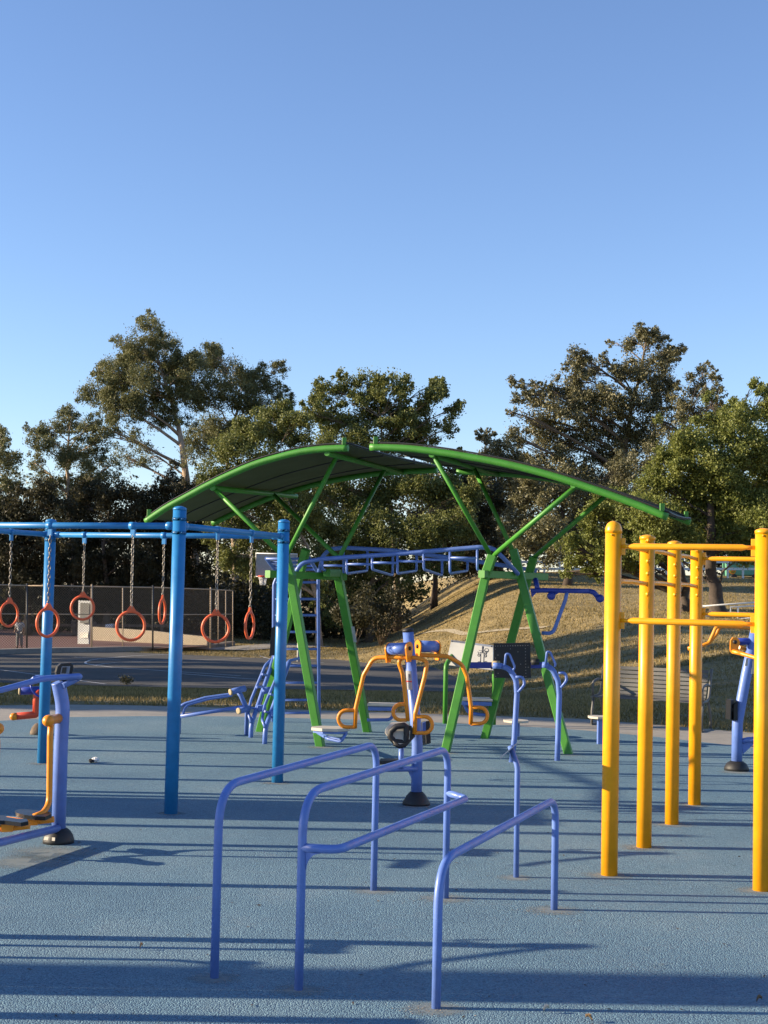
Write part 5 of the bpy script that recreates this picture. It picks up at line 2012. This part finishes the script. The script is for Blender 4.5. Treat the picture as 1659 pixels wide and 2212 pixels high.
while pos + slat < Ltot + .01:
    a, b_ = cur_at(pos), cur_at(pos + slat)
    tgt = mbs if (a.x + b_.x) / 2 > .03 else mbb
    pa = [bpt(.04, a.x, a.z), bpt(Lb - .04, a.x, a.z), bpt(Lb - .04, b_.x, b_.z), bpt(.04, b_.x, b_.z)]
    tgt.plate(pa, .008)
    pos += slat + gap
mbs.build('seat', M['bench'], root); mbb.build('backrest', M['bench'], root)
for l in (.0, Lb):
    mb = MB()
    mb.tube([bpt(l, c.x, c.z) for c in cur[::3]], .02, 8)
    mb.build('side_frame', M['bench'], root)
    mb = MB(); mb.tube(fillet([bpt(l, .30, .40), bpt(l, .34, .60), bpt(l, .1, .63), bpt(l, -.07, .60)], .1), .018, 8); mb.build('armrest', M['bench'], root)
    for (fa, fb) in ((.28, .34), (.02, -.12)):
        mb = MB(); mb.tube([bpt(l, fa, .39), bpt(l, (fa + fb) / 2 + (.03 if fa > .1 else -.05), .2), bpt(l, fb, .01)], .018, 8); mb.build('leg', M['bench'], root)
    mb = MB(); mb.tube([bpt(l, .38, .012), bpt(l, -.16, .012)], .016, 8); mb.build('foot_bar', M['bench'], root)

# ------------------------------------------------------------------ small things on the ground
def crumple(name, c, r, mat, seed, label, cat):
    rnd = random.Random(seed)
    q = MB()
    n, m = 12, 8
    rows = []
    for j in range(m + 1):
        th = math.pi * j / m
        row = []
        for i in range(n):
            a = math.tau * i / n
            k = r * rnd.uniform(.65, 1.15)
            row.append(c + Vector((k * math.sin(th) * math.cos(a) * 1.3, k * math.sin(th) * math.sin(a), r * .8 + k * math.cos(th) * .8)))
        rows.append(row)
    q.quadstrip(rows, True, False, False)
    o = q.build(name, mat)
    tag(o, label, cat)


crumple('crumpled_paper', gnd(206, 1647, .012), .034, M['white'], 3, 'crumpled white scrap of paper on the blue surface', 'litter')
crumple('crumpled_wrapper', gnd(197, 1648, .012), .026, M['darkcloth'], 5, 'crumpled dark wrapper beside the white scrap', 'litter')
crumple('paper_scrap', gnd(1005, 1618, .012), .014, M['white'], 8, 'tiny white scrap on the blue surface near the near right green leg', 'litter')


def leaf_obj(px, py, L, mat, label, rz):
    p = gnd(px, py, .016)
    q = MB()
    d = Vector((math.cos(rz), math.sin(rz), 0)); s = Vector((-d.y, d.x, 0))
    rows = []
    for i in range(7):
        t = i / 6
        w_ = L * .28 * math.sin(math.pi * (t * .96 + .02))
        c = p + d * L * (t - .5) + Vector((0, 0, .012 * math.sin(math.pi * t) + .012 * t))
        rows.append([c - s * w_ + Vector((0, 0, .012)), c, c + s * w_ + Vector((0, 0, .014))])
    q.quadstrip(rows, False, False, True)
    tag(q.build('fallen_leaf', mat), label, 'leaf', 'fallen leaves on the blue surface')


leaf_obj(1180, 2186, .034, M['cream'], 'pale curled leaf at the bottom edge right of the dip bars', .6)
leaf_obj(1272, 2206, .036, M['leaf_brown'], 'brown leaf at the very bottom edge of the photo', 2.4)
leaf_obj(1640, 2165, .028, M['leaf_brown'], 'brown leaf near the bottom right corner', .2)
leaf_obj(305, 2010 + 40, .02, M['leaf_brown'], 'small dark leaf in the shadow band at lower left', 1.0)

cl = []
for k in range(420):
    y = 5.5 + 13 * random.random() ** 1.3
    x = random.uniform(-.3, .3) * y * 1.05
    cl.append((x, y, .0185))
C = np.array(cl)
n = len(C)
a = RNG.uniform(0, math.tau, n); L = RNG.uniform(.008, .038, n); wd = L * RNG.uniform(.12, .45, n)
d = np.stack([np.cos(a), np.sin(a), RNG.normal(0, .12, n)], -1) * L[:, None] / 2
s_ = np.stack([-np.sin(a), np.cos(a), RNG.normal(0, .2, n)], -1) * wd[:, None] / 2
V = np.stack([C + d, C + s_, C - d, C - s_], 1).reshape(-1, 3)
o = np_mesh('leaf_litter', V, np.arange(4 * n).reshape(-1, 4), M['darkbark'])
tag(o, 'scattered twigs and leaf bits on the blue rubber surface', 'leaf litter', None, 'stuff')
cl = []
for (px, py, rr) in ((120, 1838, .3), (600, 1692, .12), (962, 1942, .16), (1197, 1967, .16), (942, 2180, .14), (92, 1650, .14), (696, 1614, .14), (1391, 1832, .1)):
    p = gnd(px, py, .0155)
    for k in range(150):
        cl.append((p.x + random.gauss(-.05, rr * .5), p.y + random.gauss(-.02, rr * .4), .0145))
C = np.array(cl); n = len(C)
a = RNG.uniform(0, math.tau, n); L = RNG.uniform(.0015, .006, n)
d = np.stack([np.cos(a), np.sin(a), RNG.uniform(-.2, .4, n)], -1) * L[:, None]
s_ = np.stack([-np.sin(a), np.cos(a), RNG.uniform(-.2, .4, n)], -1) * L[:, None] * .7
V = np.stack([C + d, C + s_, C - d, C - s_], 1).reshape(-1, 3)
o = np_mesh('loose_grit', V, np.arange(4 * n).reshape(-1, 4), M['kerb'])
tag(o, 'pale loose grit gathered round the feet of the posts', 'grit', None, 'stuff')

# thin dust gathered on the rubber round the posts
dv, df, du = [], [], []
for (px, py, rr) in ((118, 1842, .42), (60, 1862, .40), (369, 1757, .16), (600, 1691, .2), (92, 1649, .2), (962, 1941, .22), (1197, 1966, .22), (942, 2179, .2), (645, 2139, .17), (463, 2113, .17), (807, 1924, .2),
                     (1115, 1896, .17), (1316, 1891, .22), (1391, 1831, .24), (1451, 1781, .24), (1500, 1739, .2), (1645, 1924, .22), (696, 1614, .25), (962, 1627, .22), (1228, 1630, .22), (1591, 1668, .25), (899, 1742, .2)):
    p = gnd(px, py, .0128)
    k0 = len(dv)
    n = 20
    dv.append((p.x, p.y, .0128)); du.append((0, 0))
    for i in range(n):
        an = math.tau * i / n
        dv.append((p.x + rr * 1.15 * math.cos(an), p.y + rr * .85 * math.sin(an), .0128)); du.append((math.cos(an), math.sin(an)))
    for i in range(n):
        df.append((k0, k0 + 1 + i, k0 + 1 + (i + 1) % n))
o = np_mesh('dust', dv, df, M['dust'])
ul = o.data.uv_layers.new(name='UVMap')
for lp in o.data.loops:
    ul.data[lp.index].uv = du[lp.vertex_index]
tag(o, 'pale dust lying on the rubber round the feet of the posts', 'dust', None, 'stuff')

# ------------------------------------------------------------------ second air walker, and unseen casters added for shadows across the pad
root = thing('shadow_board', 'unseen upright board added to cast the broad shadow band', 'board', (-6, 11.3, 0))  # unseen board added to throw the broad shadow band
mb = MB(); mb.beam((-6, 11.35, 0.0), (-6, 11.35, 2.17), .06, 1.02, (0, 1, 0)); mb.build('board', M['sign'], root)
aw = bpy.data.objects['air_walker']


def copy_tree(o, parent=None):
    n = o.copy(); COL.objects.link(n); n.parent = parent
    for ch in list(o.children):
        copy_tree(ch, n)
    return n


aw2 = copy_tree(aw)
aw2.location = aw.location + Vector((-.94, -2.62, 0))
aw2['label'] = 'second air walker beyond the left edge of the photo, nearer the camera'
root = thing('pull_up_frame', 'unseen blue posts and bars added to cast thin shadow lines', 'exercise frame', (-6, 12, 0))  # guessed frame out of view, added so its posts throw thin shadow lines
for x, y, h in ((-6.4, 11.95, 2.6), (-6.2, 13.0, 2.6), (-7.0, 16.2, 2.6), (-6.8, 15.1, 2.6)):
    mb = MB(); mb.tube([(x, y, 0), (x, y, h)], .054, 16); mb.build('post', M['sky_blue'], root)
for p, q in (((-6.4, 11.95), (-6.2, 13.0)), ((-6.2, 13.0), (-6.8, 15.1)), ((-6.8, 15.1), (-7.0, 16.2))):
    mb = MB(); mb.tube([(*p, 2.45), (*q, 2.45)], .03, 10); mb.build('crossbar', M['sky_blue'], root)
for lab, x, y in (('unseen slim blue post added for its shadow line, nearest the camera', -4.6, 6.25), ('unseen slim blue post added for its shadow line, beside the upright board', -6.2, 10.5)):  # unseen posts added only to throw shadow lines on the pad
    mb = MB(); mb.tube([(x, y, -.02), (x, y, 2.5)], .054, 16)
    mb.lathe((x, y, 2.5), [(.057, 0), (.057, .015), (.03, .03), (0, .033)], 16)
    tag(mb.build('shadow_post', M['sky_blue']), lab, 'post', 'unseen posts added for their shadows')
root = thing('shadow_pole', 'unseen thick pole added to cast the soft shadow band', 'lamp post', (-15, 6.3, 0))  # unseen pole added to throw the soft shadow band near the camera
mb = MB(); mb.tube([(-15, 6.3, -.05), (-15, 6.3, 9)], [.24, .2], 16); mb.build('pole', M['steel'], root)
